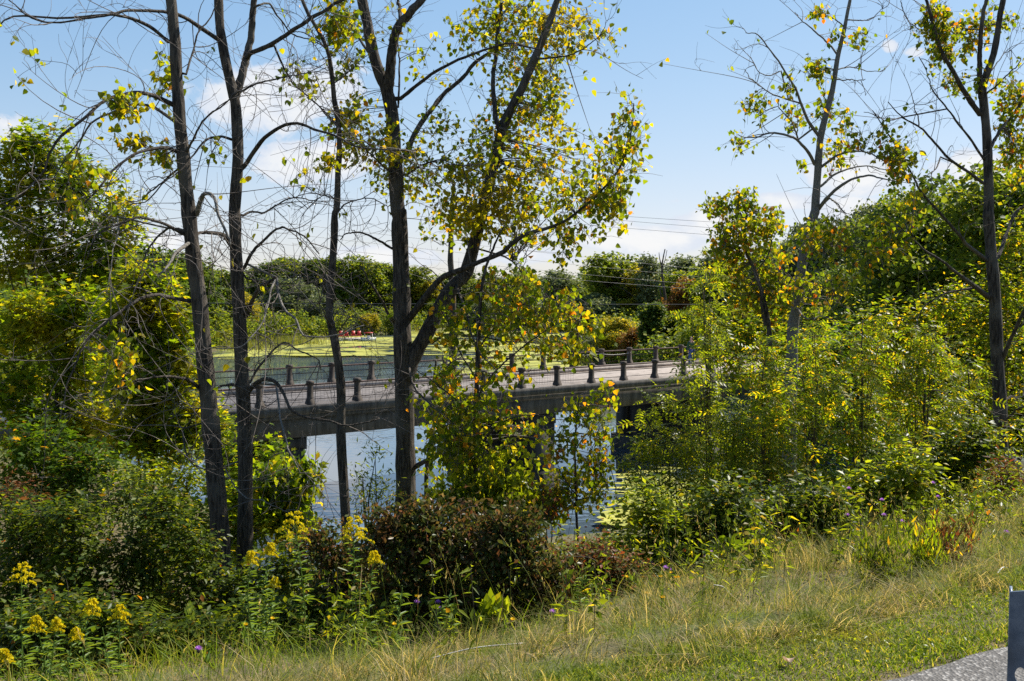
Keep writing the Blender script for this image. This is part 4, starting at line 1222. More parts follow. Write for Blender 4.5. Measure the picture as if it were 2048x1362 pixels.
# ------------------------------------------------------------------ the dark thicket at lower left
TH = dict(leaf='thicket', lsize=.06, tpl='ovate', mode='flat', per=16, stem='stems', crown='foliage', spread=.07)
for lab, cl, D, kw in (
        ('dark mixed thicket shrub at the left edge behind the goldenrod', [(40, 1110, 90, 70, 130), (30, 1210, 90, 70, 110), (60, 1040, 70, 50, 60)], 10.4, {}),
        ('thicket shrub with pale leaf flecks behind the goldenrod clump', [(150, 1110, 80, 70, 120), (170, 1210, 80, 70, 110), (140, 1040, 70, 40, 60)], 10.2, {}),
        ('tangled green thicket shrub left of the leftmost bare trunk', [(270, 1100, 80, 60, 110), (290, 1190, 80, 70, 110), (330, 1030, 60, 40, 60)], 10.4, {}),
        ('low shrub at the foot of the leftmost bare trunk', [(390, 1170, 60, 60, 90), (380, 1090, 50, 50, 60), (400, 1240, 60, 50, 70)], 10.2, {}),
        ('leafy shrub between the feet of the two bare trunks', [(480, 1190, 60, 50, 80), (540, 1160, 60, 60, 80), (600, 1130, 50, 60, 60), (520, 1240, 70, 40, 60)], 10.4, {}),
        ('light green shrub by the water left of the leftmost bare trunk', [(290, 960, 80, 40, 50), (370, 950, 50, 50, 50), (330, 1010, 60, 40, 40)], 16.5, dict(leaf='ash', lsize=.08)),
        ('leafy green shrub on the bank seen between the two bare trunks', [(455, 1010, 40, 60, 60), (460, 1090, 40, 50, 50), (520, 1060, 50, 50, 60)], 16.8, dict(leaf='maple', lsize=.09)),
        ('dark shrub low at the left edge below the maple sapling', [(230, 1000, 70, 50, 80), (80, 1050, 80, 40, 70)], 13.0, {}),
        ('low weedy shrub behind the goldenrods at the lower left', [(120, 1250, 110, 70, 130), (230, 1270, 90, 60, 120), (20, 1290, 80, 60, 90)], 8.4, {}),
        ('low weedy shrub in shade right of the goldenrod clump', [(340, 1290, 70, 34, 90), (410, 1280, 60, 34, 70)], 8.6, {}),
        ('low weedy shrub under the goldenrod pair', [(520, 1250, 60, 50, 70), (620, 1250, 70, 50, 80), (720, 1250, 60, 40, 60)], 8.2, {})):
    plant('thicket_shrub', lab, 'shrub', cl, D, **{**TH, **kw}, base=(np.mean([c[0] for c in cl]), D))
plant('thicket_shrub', 'half shaded shrub at the water edge just left of the leftmost bare trunk', 'shrub', [(400, 1040, 40, 50, 60), (350, 1080, 60, 50, 70), (430, 1130, 40, 50, 50)], 14.5, 'maple', .08, 'ovate', 'flat', per=14, stem='stems', crown='foliage', base=(390, 14.5))
plant('red_sumac', 'small rust red sumac shrub at the left edge under the maples', 'shrub', [(20, 985, 50, 26, 34), (60, 1000, 40, 20, 20)], 14.0, 'redbush', .08, 'lance', 'flat', per=12, stem='stems', crown='foliage', base=(30, 14))
# ------------------------------------------------------------------ dogwoods in the middle
DG = dict(leaf='dogwood', lsize=.042, tpl='ovate', mode='rand', per=18, stem='stems', crown='foliage', spread=.06, hollow=.7)
plant('dogwood_shrub', 'large dark maroon and green dogwood at the foot of the big cottonwood', 'shrub',
      [(830, 1090, 110, 70, 200), (800, 1190, 100, 80, 170), (920, 1090, 90, 60, 150), (900, 1200, 110, 80, 170), (760, 1060, 50, 40, 50), (850, 1035, 70, 30, 60)], 7.9, base=(850, 7.9), **DG)
plant('dogwood_shrub', 'smaller dogwood with glinting small leaves right of the large dark one', 'shrub',
      [(1030, 1100, 80, 60, 150), (1080, 1170, 80, 60, 140), (1000, 1200, 90, 60, 150), (1020, 1050, 60, 30, 60), (960, 1240, 60, 30, 60)], 7.7, base=(1040, 7.7), **DG)
plant('dogwood_shrub', 'maroon leaved dogwood behind the tall pair of goldenrods', 'shrub', [(700, 1140, 60, 60, 110), (680, 1200, 70, 60, 110), (640, 1090, 50, 40, 60)], 8.3, base=(690, 8.3), **DG)
plant('redtwig_shrub', 'low rust red shrub at the right end of the dogwoods', 'shrub', [(1190, 1130, 70, 40, 100), (1230, 1160, 60, 40, 90), (1130, 1160, 50, 40, 60)], 8.2, 'redbush', .045, 'ovate', 'flat', per=16, stem='stems', crown='foliage', base=(1190, 8.2), spread=.06)
plant('ash_sapling', 'drooping green and gold sapling in front of the dark middle bridge pier', 'sapling',
      [(950, 970, 70, 40, 50), (1030, 980, 70, 40, 44), (990, 1015, 80, 40, 50), (900, 1000, 50, 40, 40), (1080, 1010, 50, 40, 34), (920, 900, 60, 50, 34), (1010, 910, 60, 40, 14)], 15.6, 'ash', .12, 'ovate', 'hang', per=12, base=(980, 15.6), spread=.09)
plant('creeper_vine', 'scarlet creeper climbing low beside the middle pier', 'vine', [(1095, 1020, 20, 30, 14), (1085, 985, 16, 20, 7)], 15.0, 'redbush', .08, 'ovate', 'hang', per=5, base=(1095, 15), stem='stems', crown='foliage')
traced_tree('young_poplar', 'slim young poplar with orange yellow leaves against blue water right of the middle pier', 'tree', 15.2,
    [(Z(0, '1158,1110 1152,1000 1150,900 1155,830 1160,790'), 6, 2)], [(Z(0, '1152,960 1180,900 1200,850'), 3, 1, .4), (Z(0, '1152,990 1120,940 1100,900'), 3, 1, -.4), (Z(0, '1153,1000 1200,990 1240,975'), 3, 1, -.4), (Z(0, '1151,900 1190,850 1215,815'), 3, 1, .4)],
    None, [(1160, 820, 46, 36, 26), (1195, 850, 34, 44, 28), (1135, 890, 44, 40, 28), (1195, 930, 34, 50, 36), (1125, 960, 46, 40, 32), (1180, 990, 46, 40, 32), (1120, 1010, 40, 30, 24), (1215, 780, 16, 20, 8)], leaf='cotton_yellow', per=7, lsize=.075)
# ------------------------------------------------------------------ saplings on the right
def spire(name, lab, cat, px, y0, y1, wid, D, leaf, lsize, tpl, n=16, tw=16, per=7, group=None, bend=0):
    cl = []
    for i in range(n):
        f = (i + .5) / n
        y = y0 + (y1 - y0) * f
        w = wid * (.25 + .75 * f ** .7) * rng.uniform(.55, 1.25)
        cl.append((px + bend * f + rng.normal() * w * .6, y, w * rng.uniform(.5, .95), (y1 - y0) / n * 1.15, tw, rng.normal() * .35))
    return plant(name, lab, cat, cl, D, leaf, lsize, tpl, 'flat', per=per, base=(px + bend, D), stems=[(Z(0, '%f,%f %f,%f %f,%f' % (px + bend, y1 + 40, px + bend * .4, (y0 + y1) / 2, px, y0)), 9, 2)], group=group, sr=.008, spread=.1)


spire('ash_sapling', 'tall narrow green ash sapling in front of the right end of the bridge railing', 'sapling', 1412, 545, 960, 66, 14.6, 'ash', .17, 'ashleaf', 19, 8, 4, bend=14)
plant('ash_sapling', 'bushy green ash sapling in front of the right hand bridge pier', 'sapling', [(1315, 815, 32, 26, 14), (1300, 880, 40, 30, 22), (1330, 935, 60, 46, 40), (1390, 900, 50, 60, 50), (1400, 970, 60, 40, 50), (1280, 940, 30, 40, 20)], 14.8, 'ash', .16, 'ashleaf', 'flat', per=5, base=(1350, 14.8), spread=.1)
WS = [('walnut_sapling', 'walnut sapling with feathery arching leaves nearest the tall narrow ash sapling', 1530, 700, 1050, 75, 13.8, 'walnut', .25),
      ('walnut_sapling', 'walnut sapling with feathery leaves in front of the pale leaning trunk', 1625, 660, 1060, 85, 14.2, 'walnut', .25),
      ('walnut_sapling', 'tall feathery walnut sapling midway between the two right hand cottonwoods', 1725, 640, 1010, 90, 15.0, 'walnut', .25),
      ('walnut_sapling', 'yellowing walnut sapling just left of the dark right hand cottonwood', 1850, 660, 980, 80, 16.5, 'walnut', .25),
      ('walnut_sapling', 'short feathery walnut sapling under the tall narrow ash sapling', 1470, 830, 1080, 60, 13.4, 'ash', .23),
      ('walnut_sapling', 'walnut sapling against the trunk of the dark right hand cottonwood', 1935, 740, 1000, 70, 17.0, 'walnut', .24)]
for nm, lab, px, y0, y1, w, D, lf_, ls in WS:
    spire(nm, lab, 'sapling', px, y0, y1, w, D, lf_, ls * .68, 'ashleaf' if px % 4 else 'pinnate', 13, 12, 6)
# masses behind them, on the far right
RM = dict(tpl='ovate', mode='flat', spread=.13, per=13)
for lab, cl, D, lf_ in (
        ('yellow green box elder filling the space left of the dark right hand trunk', [(1790, 640, 90, 60, 90), (1870, 700, 90, 70, 110), (1800, 760, 90, 70, 100), (1900, 610, 60, 50, 60), (1860, 820, 90, 60, 90), (1760, 700, 60, 60, 50)], 28, 'walnut'),
        ('yellow box elder at the right edge behind the dark trunk', [(2020, 570, 60, 70, 70), (2030, 690, 70, 80, 90), (1970, 640, 50, 70, 60), (1990, 780, 80, 60, 80), (2040, 470, 40, 60, 40), (2030, 860, 70, 60, 70)], 27, 'walnut'),
        ('golden box elder behind the ash sapling and the slim yellow poplar', [(1500, 660, 70, 50, 70), (1440, 690, 60, 50, 50), (1560, 690, 60, 50, 60), (1500, 740, 90, 40, 70), (1620, 700, 60, 40, 50)], 27, 'walnut'),
        ('dark leaved box elder low behind the walnut saplings', [(1680, 700, 70, 50, 60), (1660, 800, 100, 60, 90), (1570, 830, 80, 60, 80), (1740, 860, 90, 60, 80), (1600, 920, 90, 50, 70)], 24, 'maple_dark')):
    plant('box_elder', lab, 'tree', cl, D, lf_, .13, **RM, base=(np.mean([c[0] for c in cl]), D))
# low thicket on the right
for lab, cl, D, lf_, ls in (
        ('small leaved green shrub below the right hand bridge pier', [(1290, 1010, 50, 40, 50), (1340, 1050, 60, 50, 80), (1270, 1090, 60, 50, 70), (1330, 1120, 70, 36, 70)], 9.6, 'ash', .06),
        ('dense dark shrub right of the duckweed patch', [(1410, 1060, 60, 50, 90), (1460, 1010, 60, 50, 80), (1400, 1110, 60, 40, 60), (1480, 1080, 60, 40, 60), (1420, 1120, 70, 40, 70)], 9.6, 'thicket', .06),
        ('green shrub under the feathery walnut saplings', [(1560, 1030, 70, 50, 90), (1640, 1010, 60, 50, 70), (1560, 1080, 70, 40, 80), (1650, 1060, 60, 40, 60), (1580, 1100, 70, 34, 60)], 10.2, 'thicket', .065),
        ('green shrub with broad light leaves right of the walnut saplings', [(1740, 980, 70, 50, 90), (1820, 950, 60, 50, 70), (1730, 1020, 70, 36, 70), (1790, 1030, 60, 24, 50)], 12.0, 'ash', .085),
        ('tall leafy shrub in front of the dark right hand cottonwood', [(1900, 920, 70, 50, 90), (1870, 980, 70, 40, 80), (1950, 890, 50, 50, 50), (1800, 1000, 60, 30, 50)], 14.0, 'thicket', .085)):
    plant('thicket_shrub', lab, 'shrub', cl, D, lf_, ls, 'ovate', 'flat', per=14, stem='stems', crown='foliage', base=(np.mean([c[0] for c in cl]), D), spread=.08)
plant('red_sumac', 'rust red sumac bush at the foot of the dark right hand cottonwood', 'shrub', [(2010, 955, 40, 30, 50), (2030, 1000, 40, 40, 50), (1990, 1010, 34, 24, 30)], 13.0, 'redbush', .075, 'lance', 'flat', per=14, stem='stems', crown='foliage', base=(2015, 13.0))
plant('yellow_creeper', 'low bright yellow green creeper on the dry grass below the saplings', 'vine', [(1470, 1105, 26, 14, 14), (1520, 1110, 36, 12, 16), (1430, 1150, 16, 12, 6)], 8.4, 'walnut', .062, 'heart', 'hang', per=5, stem='stems', crown='foliage', base=(1480, 8.6), spread=.05)
plant('milkweed_plant', 'broad leaved green weed in the dry grass below the dogwoods', 'weed', [(985, 1270, 34, 26, 12)], 7.2, 'ash', .13, 'ovate', 'up', per=4, stem='stems', crown='foliage', base=(985, 7.2), spread=.03)
for lab, px, py, D in (('sumac seedling with bright green fronds left of the leftmost bare trunk, upper one', 345, 1110, 11.2), ('sumac seedling with bright green fronds, lower one left of the bare trunks', 305, 1215, 9.8), ('small ferny sumac seedling in shade near the dry grass', 365, 1262, 8.8)):
    plant('sumac_seedling', lab, 'seedling', [(px, py, 34, 20, 9)], D, 'ash', .24, 'pinnate', 'flat', per=2, stem='stems', crown='fronds', base=(px, D), spread=.04)

# ------------------------------------------------------------------ trees across the pond
def far_proto(kind):
    """one far tree of unit height about its foot; returns meshes for trunk and crown"""
    a = Acc(); lf = Acc()
    mat, wid, low, ncl, tall = {'dark': ('far_dark', .54, .06, 95, 1), 'green': ('far_green', .56, .05, 100, 1), 'yellow': ('far_yellow', .54, .04, 90, 1), 'willow': ('far_willow', .62, .02, 105, 1), 'rust': ('far_rust', .55, .03, 80, 1),
                                'juniper': ('far_dark', .3, .0, 100, 1), 'airy': ('far_willow', .36, .22, 40, 1), 'shrub': ('far_green', .8, .0, 80, 1),
                                'near_dark': ('far_dark', .5, .1, 80, 1), 'near_green': ('far_green', .5, .08, 85, 1), 'near_willow': ('far_willow', .52, .05, 85, 1)}[kind]
    a.tubes(spline(np.array([(0, 0, -.06), (.01, 0, .2), (-.01, .01, .5), (0, 0, .82)]), 10), np.linspace(.026, .006, 10), 7)
    for i in range(9):
        z = .18 + .06 * i; an = i * 2.4
        a.tubes(spline(np.array([(0, 0, z), (math.cos(an) * .13, math.sin(an) * .13, z + .1), (math.cos(an) * wid * .6, math.sin(an) * wid * .6, z + .16 + .1 * rng.random())]), 6), np.linspace(.012, .003, 6), 5)
    lobes = []
    for i in range(14):
        z = low + .06 + (.86 - low - .06) * (i + rng.random()) / 14; pr = math.sin(PI * min(1, max(.1, (z - low) / (1.02 - low)))) ** .6
        if kind != 'airy':
            pr = max(pr, .8 - .5 * z)
        if kind == 'juniper':
            pr = 1.0 - .35 * z
        an = rng.random() * 6.28; rr = wid * pr * .66 * rng.random() ** .4
        lobes.append((np.array([math.cos(an) * rr, math.sin(an) * rr, z]), wid * rng.uniform(.28, .5) * (.5 + .5 * pr)))
    lobes.append((np.array([0, 0, .82]), wid * .36))
    size = {'airy': .026, 'near_dark': .019, 'near_green': .019, 'near_willow': .019}.get(kind, .032)
    fine = 22 if kind.startswith('near') else 9
    for c, r in lobes:
        n = int(ncl)
        q = ell(c, (r, r, r * .85), n, .3)
        q[:, 2] = np.clip(q[:, 2], low * .8 + .01, 1.02)
        pts = (q[:, None] + rng.normal(size=(n, fine, 3)) * [.026, .026, .018]).reshape(-1, 3)
        pts[:, 2] = np.maximum(pts[:, 2], .005)
        put_leaves(lf, pts, size, 'hang' if 'willow' in kind else 'flat', 'clump')
    t = a.build('trunk', M['bark'], None, True); c = lf.build('crown', M[mat])
    return t, c


FAR = {}
def far_tree(kind, label, px, ytop, D, wscale=1.0, name='far_tree', cat='tree', group='trees across the pond'):
    if kind not in FAR:
        FAR[kind] = [None, None, 0, [False, False]]
    e = FAR[kind]; k = e[2] % 2; e[2] += 1
    if e[k] is None:
        e[k] = list(far_proto(kind))
    p = at(px, ytop, D)
    g = gz(p[0], p[1]); h = p[2] - g
    r = empty(name, (p[0], p[1], g - .05), label, cat, group)
    r.scale = (h * wscale, h * wscale, h)
    r.rotation_euler = (0, 0, rng.random() * 6.28)
    for o in e[k]:
        if e[3][k]:
            o = o.copy(); COL.objects.link(o)
        o.parent = r
    e[3][k] = True


FT = [
 ('dark', 'dark full crowned tree on the far left skyline, left of the leftmost bare trunk', 285, 484, 150, 1.1), ('dark', 'dark tree low on the far left skyline beside the maple', 235, 505, 155, 1.0),
 ('dark', 'dark tree on the skyline just behind the leftmost bare trunk', 360, 500, 160, 1.0), ('green', 'far tree between the two bare trunks', 440, 535, 190, 1.1),
 ('dark', 'far dark tree on the skyline right of the second bare trunk', 530, 522, 215, 1.0), ('green', 'broad far tree with a flat top between the second and slender bare trunks', 590, 512, 222, 1.15),
 ('dark', 'far dark tree left of the slender bare trunk', 640, 515, 218, .9), ('green', 'rounded far tree right of the slender bare trunk', 705, 508, 214, 1.15),
 ('green', 'far tree left of the big cottonwood trunk', 765, 524, 220, 1.0), ('green', 'far tree directly behind the big cottonwood trunk', 825, 530, 224, 1.0),
 ('yellow', 'far yellowing tree right of the big cottonwood trunk', 860, 560, 222, 1.0), ('green', 'far tree behind the leaning cottonwood stem', 920, 540, 226, 1.1),
 ('airy', 'thin crowned far tree behind the yellow leaves', 985, 540, 226, 1.2), ('green', 'far tree right of the leaning cottonwood stem', 1040, 545, 226, 1.0),
 ('airy', 'hazy thin topped far tree left of the gap in the far trees', 1115, 528, 215, 1.3), ('green', 'far tree filling the low gap in the skyline', 1160, 566, 232, 1.2),
 ('green', 'tall rounded far tree right of the low gap in the skyline', 1228, 503, 175, 1.05), ('yellow', 'far yellow green tree beside the tall rounded one', 1275, 525, 170, 1.0),
 ('airy', 'feathery far tree standing above its neighbours beside the dead snag', 1298, 502, 165, .8), ('airy', 'feathery far tree right of the dead snag', 1365, 496, 150, 1.0),
 ('airy', 'tall sparse far tree behind the ash sapling', 1425, 488, 140, .9), ('green', 'far tree low behind the ash sapling', 1400, 530, 145, 1.1),
 ('rust', 'rust orange tree behind the right end of the bridge', 1385, 556, 130, .8), ('green', 'green tree behind the young yellow poplar', 1480, 520, 120, 1.0),
 ('airy', 'grey green willowy tree with visible forked limbs left of the pale leaning trunk', 1560, 462, 95, 1.0), ('near_willow', 'hazy grey green willow behind the pale leaning trunk', 1660, 425, 90, .85),
 ('near_willow', 'tall grey green willow left of the dark right hand trunk', 1745, 400, 92, .75), ('near_dark', 'dark tree in deep shade between the two right hand cottonwoods', 1690, 520, 72, .9),
 ('near_dark', 'tall dark maple topping the skyline left of the dark right hand trunk', 1870, 365, 62, .8), ('near_green', 'tall tree at the right edge of the skyline', 2020, 325, 55, .85),
 ('near_dark', 'dark tree behind the dark right hand cottonwood', 1950, 390, 66, .8), ('near_green', 'green tree topping the skyline midway between the right hand cottonwoods', 1800, 372, 80, .7),
]
for kind, lab, px, yt, D, ws in FT:
    far_tree(kind, lab, px, yt, D, ws)
FS = [
 ('willow', 'rounded grey green willow across the pond, left of the dock', 570, 556, 196, 1.3), ('willow', 'grey green willow across the pond behind the slender bare trunk', 640, 590, 190, 1.2),
 ('yellow', 'small yellow green tree right behind the red chairs', 738, 625, 188, 1.1), ('shrub', 'dark bank shrub across the pond at the reed bed', 500, 600, 178, .9), ('dark', 'dark bank shrub across the pond between reeds and dock', 610, 640, 186, 1.2),
 ('shrub', 'green bank shrub right of the pedal boat', 790, 622, 192, .9), ('yellow', 'yellow bank tree across the pond beside the second bare trunk', 480, 580, 172, 1.0), ('willow', 'grey willow on the far bank right of the leaning stem', 960, 600, 214, 1.3),
 ('green', 'bank tree across the pond behind the yellow cottonwood', 880, 600, 216, 1.2), ('willow', 'wide grey green willow on the far shore right of the gap', 1195, 585, 170, 1.3), ('shrub', 'far bank shrub at the end of the open water', 1060, 620, 218, 1.0), ('shrub', 'far bank shrub below the low skyline gap', 1120, 615, 205, .9),
 ('yellow', 'yellow green bush on the bank just behind the far bridge railing', 1235, 632, 118, 1.1), ('rust', 'rust tipped bush on the bank beside the dark juniper', 1268, 655, 112, .9), ('juniper', 'dark column shaped juniper behind the far bridge railing', 1308, 592, 108, .95),
 ('green', 'green bush right of the dark juniper', 1360, 620, 110, 1.1), ('willow', 'grey green bush on the bank where the duckweed ends', 1190, 668, 122, 1.2), ('shrub', 'bushy green growth behind the person on the bridge', 1400, 640, 100, .8),
 ('yellow', 'yellow bush behind the bridge end left of the pale leaning trunk', 1470, 610, 90, 1.0), ('green', 'green bush behind the bridge end at the pale leaning trunk', 1560, 600, 85, 1.1), ('green', 'green bush behind the bridge end right of the pale leaning trunk', 1650, 610, 82, 1.2),
 ('yellow', 'yellow green bush behind the bridge end near the dark right hand trunk', 1760, 590, 78, 1.1), ('green', 'green bank shrub at the left end of the pond behind the maples', 330, 590, 150, 1.4), ('green', 'bank shrub left of the reed bed behind the leftmost bare trunk', 415, 610, 160, 1.2), ('dark', 'dark bank shrub behind the leftmost maple', 180, 560, 140, 1.5),
]
for kind, lab, px, yt, D, ws in FS:
    far_tree(kind, lab, px, yt, D, ws, 'bank_shrub', 'shrub', 'shrubs and small trees along the pond bank')
# dead snag
q = at(1325, 500, 135)
traced_tree('dead_tree', 'bare dead snag standing above the bank trees behind the bridge', 'tree', 135.0, [(Z(0, '1332,660 1330,600 1325,560 1324,530 1330,498'), 7, 2), (Z(0, '1326,545 1320,520 1318,505'), 3, 1), (Z(0, '1332,615 1322,590 1320,570'), 4, 2)], [(Z(0, '1325,535 1330,520 1334,500'), 2, 1, 0)])
# undergrowth and distant woods that read as one mass
def mass(name, label, mat, n, fx, size):
    lf = Acc(); X, Y, Hh = fx(n)
    g = ground(X, Y)
    k = pond_sd(X, Y) > .5
    X, Y, Hh, g = X[k], Y[k], Hh[k], g[k]
    q = np.stack([X, Y, g + Hh * rng.random(len(X)) ** .7], -1)
    q = (q[:, None] + rng.normal(size=(len(q), 5, 3)) * size * .9).reshape(-1, 3)
    put_leaves(lf, q, size, 'flat', 'clump')
    tag(lf.build(name, M[mat]), label, kind='stuff')


def shore_band(n):
    i = rng.integers(6, 19, n); f = rng.random(n)[:, None]
    a_, b_ = POND[i], POND[(i + 1) % len(POND)]
    p = a_ + (b_ - a_) * f
    c = np.array([-10., 130.]); o = nrm(p - c)
    p = p + o * (1 + 16 * rng.random(n)[:, None] ** 1.5)
    h = 2.2 + 1.3 * np.sin(p[:, 0] * .31) * np.sin(p[:, 1] * .23) + 1.0 * np.sin(p[:, 0] * .9 + p[:, 1] * .7)
    return p[:, 0], p[:, 1], np.maximum(h, .6)


mass('bank_undergrowth', 'tangled green undergrowth along the far banks of the pond', 'far_green', 17000, shore_band, .36)


def woods_band(n):
    x = rng.uniform(-260, 260, n); y = 245 + 60 * rng.random(n) + np.abs(x) * .02
    h = 7.5 + 2.6 * np.sin(x * .11) + 1.8 * np.sin(x * .27 + 1) + 1.2 * np.sin(x * .71)
    k = rng.random(n) < .5
    return x, y, np.where(k, h, h * .9)


mass('far_woods', 'continuous woods in the distance closing the view behind the pond trees', 'far_dark', 15000, woods_band, .8)


def right_band(n):
    x = rng.uniform(20, 150, n); y = rng.uniform(84, 150, n) + x * .1
    return x, y, 6 + 2.5 * np.sin(x * .2) + 1.5 * np.sin(x * .57)


mass('right_woods', 'dense green woods beyond the bridge end behind the right hand trees', 'far_green', 9000, right_band, .5)


def left_band(n):
    x = rng.uniform(-130, -46, n); y = rng.uniform(60, 150, n)
    return x, y, 7 + 2.5 * np.sin(x * .2) + 1.5 * np.sin(y * .37)


mass('left_woods', 'dense dark woods behind the maples on the left bank', 'far_dark', 9000, left_band, .5)
# reeds along the far bank
rd = Acc()
for px, py, rx, n in ((560, 690, 70, 1500), (480, 700, 50, 900), (640, 676, 50, 700), (850, 668, 60, 400), (1140, 700, 40, 500), (1190, 735, 40, 600)):
    x0, y0 = pix_water(px, py)
    X = x0 + rng.normal(size=n) * rx * y0 / F * .6; Y = y0 + rng.normal(size=n) * 3 + 3
    zg = np.maximum(ground(X, Y), -.1)
    h = rng.uniform(.6, 1.7, n)
    s = np.linspace(0, 1, 4)[None, :, None]
    lean = rng.normal(size=(n, 1, 3)) * [.25, .25, 0]
    P = np.stack([X, Y, zg], -1)[:, None] + np.array([0, 0, 1.]) * h[:, None, None] * s + lean * s ** 2 * h[:, None, None]
    w = .035 * (1 - s[..., 0] * .9) * np.ones((n, 1))
    sd = nrm(rng.normal(size=(n, 1, 3)) * [1, 1, 0])
    V = np.stack([P - sd * w[..., None], P + sd * w[..., None]], 2).reshape(n, 8, 3)
    rd.inst(V, [(0, 1, 3, 2), (2, 3, 5, 4), (4, 5, 7, 6)])
tag(rd.build('reeds', M['reed']), 'green reeds in a bed along the far bank of the pond', kind='stuff')

# ------------------------------------------------------------------ goldenrod
def goldenrod(label, px, ytop, D, size=1.0, flower=True, nplume=15):
    tp = at(px, ytop, D)
    b0 = np.array([tp[0] + rng.normal() * .05, D + rng.normal() * .05, 0]); b0[2] = gz(b0[0], b0[1])
    h = tp[2] - b0[2]
    r = empty('goldenrod_plant', b0, label, 'wildflower', 'goldenrod along the verge')
    P = spline(np.array([b0 - [0, 0, .03], b0 * .5 + tp * .5 + rng.normal(size=3) * .03, tp]), 16)
    a = Acc(); a.tubes(P, np.linspace(.006, .002, 16), 5); a.build('stem', M['goldenrod_leaf'], r)
    n = int(85 * h)
    s = rng.uniform(.12, .86, n); k = s * 15; i = np.minimum(k.astype(int), 14); f = (k - i)[:, None]
    q = P[i] * (1 - f) + P[i + 1] * f
    an = np.arange(n) * 2.4
    d = np.stack([np.cos(an), np.sin(an), .15 + .25 * rng.random(n)], -1)
    lf = Acc(); t = nrm(d); b = nrm(np.cross([0, 0, 1.], t)); nn = np.cross(t, b)
    S = (.105 - .055 * s) * rng.uniform(.8, 1.25, n)
    V0 = np.array([(0, 0, 0), (-.11, .35, .03), (-.07, .72, -.04), (0, 1, -.2), (.07, .72, -.04), (.11, .35, .03)])
    V = q[:, None] + S[:, None, None] * (V0[None, :, 0:1] * b[:, None] + V0[None, :, 1:2] * t[:, None] + V0[None, :, 2:3] * nn[:, None])
    lf.inst(V, [(0, 5, 4, 3), (0, 3, 2, 1)]); lf.build('leaves', M['goldenrod_leaf'], r)
    if flower:
        st = Acc(); fl = Acc(); pl = []
        for j in range(nplume):
            fz = j / nplume
            o = P[15] - np.array([0, 0, 1.]) * fz * .2 * size
            an = j * 2.4 + rng.normal() * .3; L = size * (.045 + .105 * fz) * rng.uniform(.8, 1.2)
            dd = np.array([math.cos(an), math.sin(an), 0])
            s_ = np.linspace(0, 1, 9)[:, None]
            pl.append(o + dd * L * s_ + np.array([0, 0, 1.]) * (L * .75 * s_ - L * .75 * s_ ** 2.4))
        pl = np.stack(pl)
        st.tubes(pl, np.full(pl.shape[:2], .0014), 3, False); 
        q = along(pl, 34, .2, 1.0, .0035) + np.array([0, 0, .006])
        put_leaves(fl, q, .012 * (.8 + .3 * size), 'up', 'clump'); fl.build('blossom', M['goldenrod_bloom'], r, more=[(st, M['goldenrod_leaf'])])


for args in (
        ('tall goldenrod with a broad golden plume in front of the second bare trunk', 588, 1032, 7.3, 1.1),
        ('tall goldenrod with bushy leaves and plume in front of the slender bare trunk', 706, 1040, 7.1, .95),
        ('large goldenrod with a wide plume at the left edge', 43, 1132, 7.2, 1.15),
        ('goldenrod with a narrow plume immediately left of the second bare trunk foot', 502, 1108, 7.5, .7),
        ('goldenrod with a nodding plume between the bare trunks and the tall pair', 540, 1092, 7.7, .7),
        ('short goldenrod with small plume at the foot of the tall one', 548, 1160, 7.2, .5),
        ('goldenrod with a small pointed plume right of the tall pair', 748, 1108, 7.2, .65),
        ('goldenrod with a pointed two tiered plume, tallest of the lower left clump', 184, 1205, 6.6, .75),
        ('goldenrod with a pointed plume at the right of the lower left clump', 240, 1216, 6.6, .75),
        ('goldenrod second from the right edge of the lower left clump, short', 150, 1262, 6.3, .55),
        ('goldenrod with a small tuft left of the middle of the lower left clump', 113, 1242, 6.4, .6),
        ('goldenrod with a ragged plume below the large one at the left edge', 72, 1238, 6.5, .8),
        ('goldenrod half out of view at the lower left corner', 8, 1305, 6.0, .6)):
    goldenrod(*args[:4], args[4] * (1.0 if args[4] > .9 and args[1] > 100 else .72))
for lab, px, yt, D in (('leafy goldenrod without bloom before the dogwoods, left one', 805, 1175, 6.9), ('leafy goldenrod without bloom before the dogwoods, right one', 902, 1180, 6.8), ('leafy goldenrod without bloom below the rust red shrub', 1172, 1135, 7.4),
                       ('leafy goldenrod without bloom in the goldenrod clump at lower left', 205, 1255, 6.4), ('unbloomed goldenrod among the tall grass below the walnut saplings', 1610, 1070, 9.0)):
    goldenrod(lab, px, yt, D, 1.0, False)


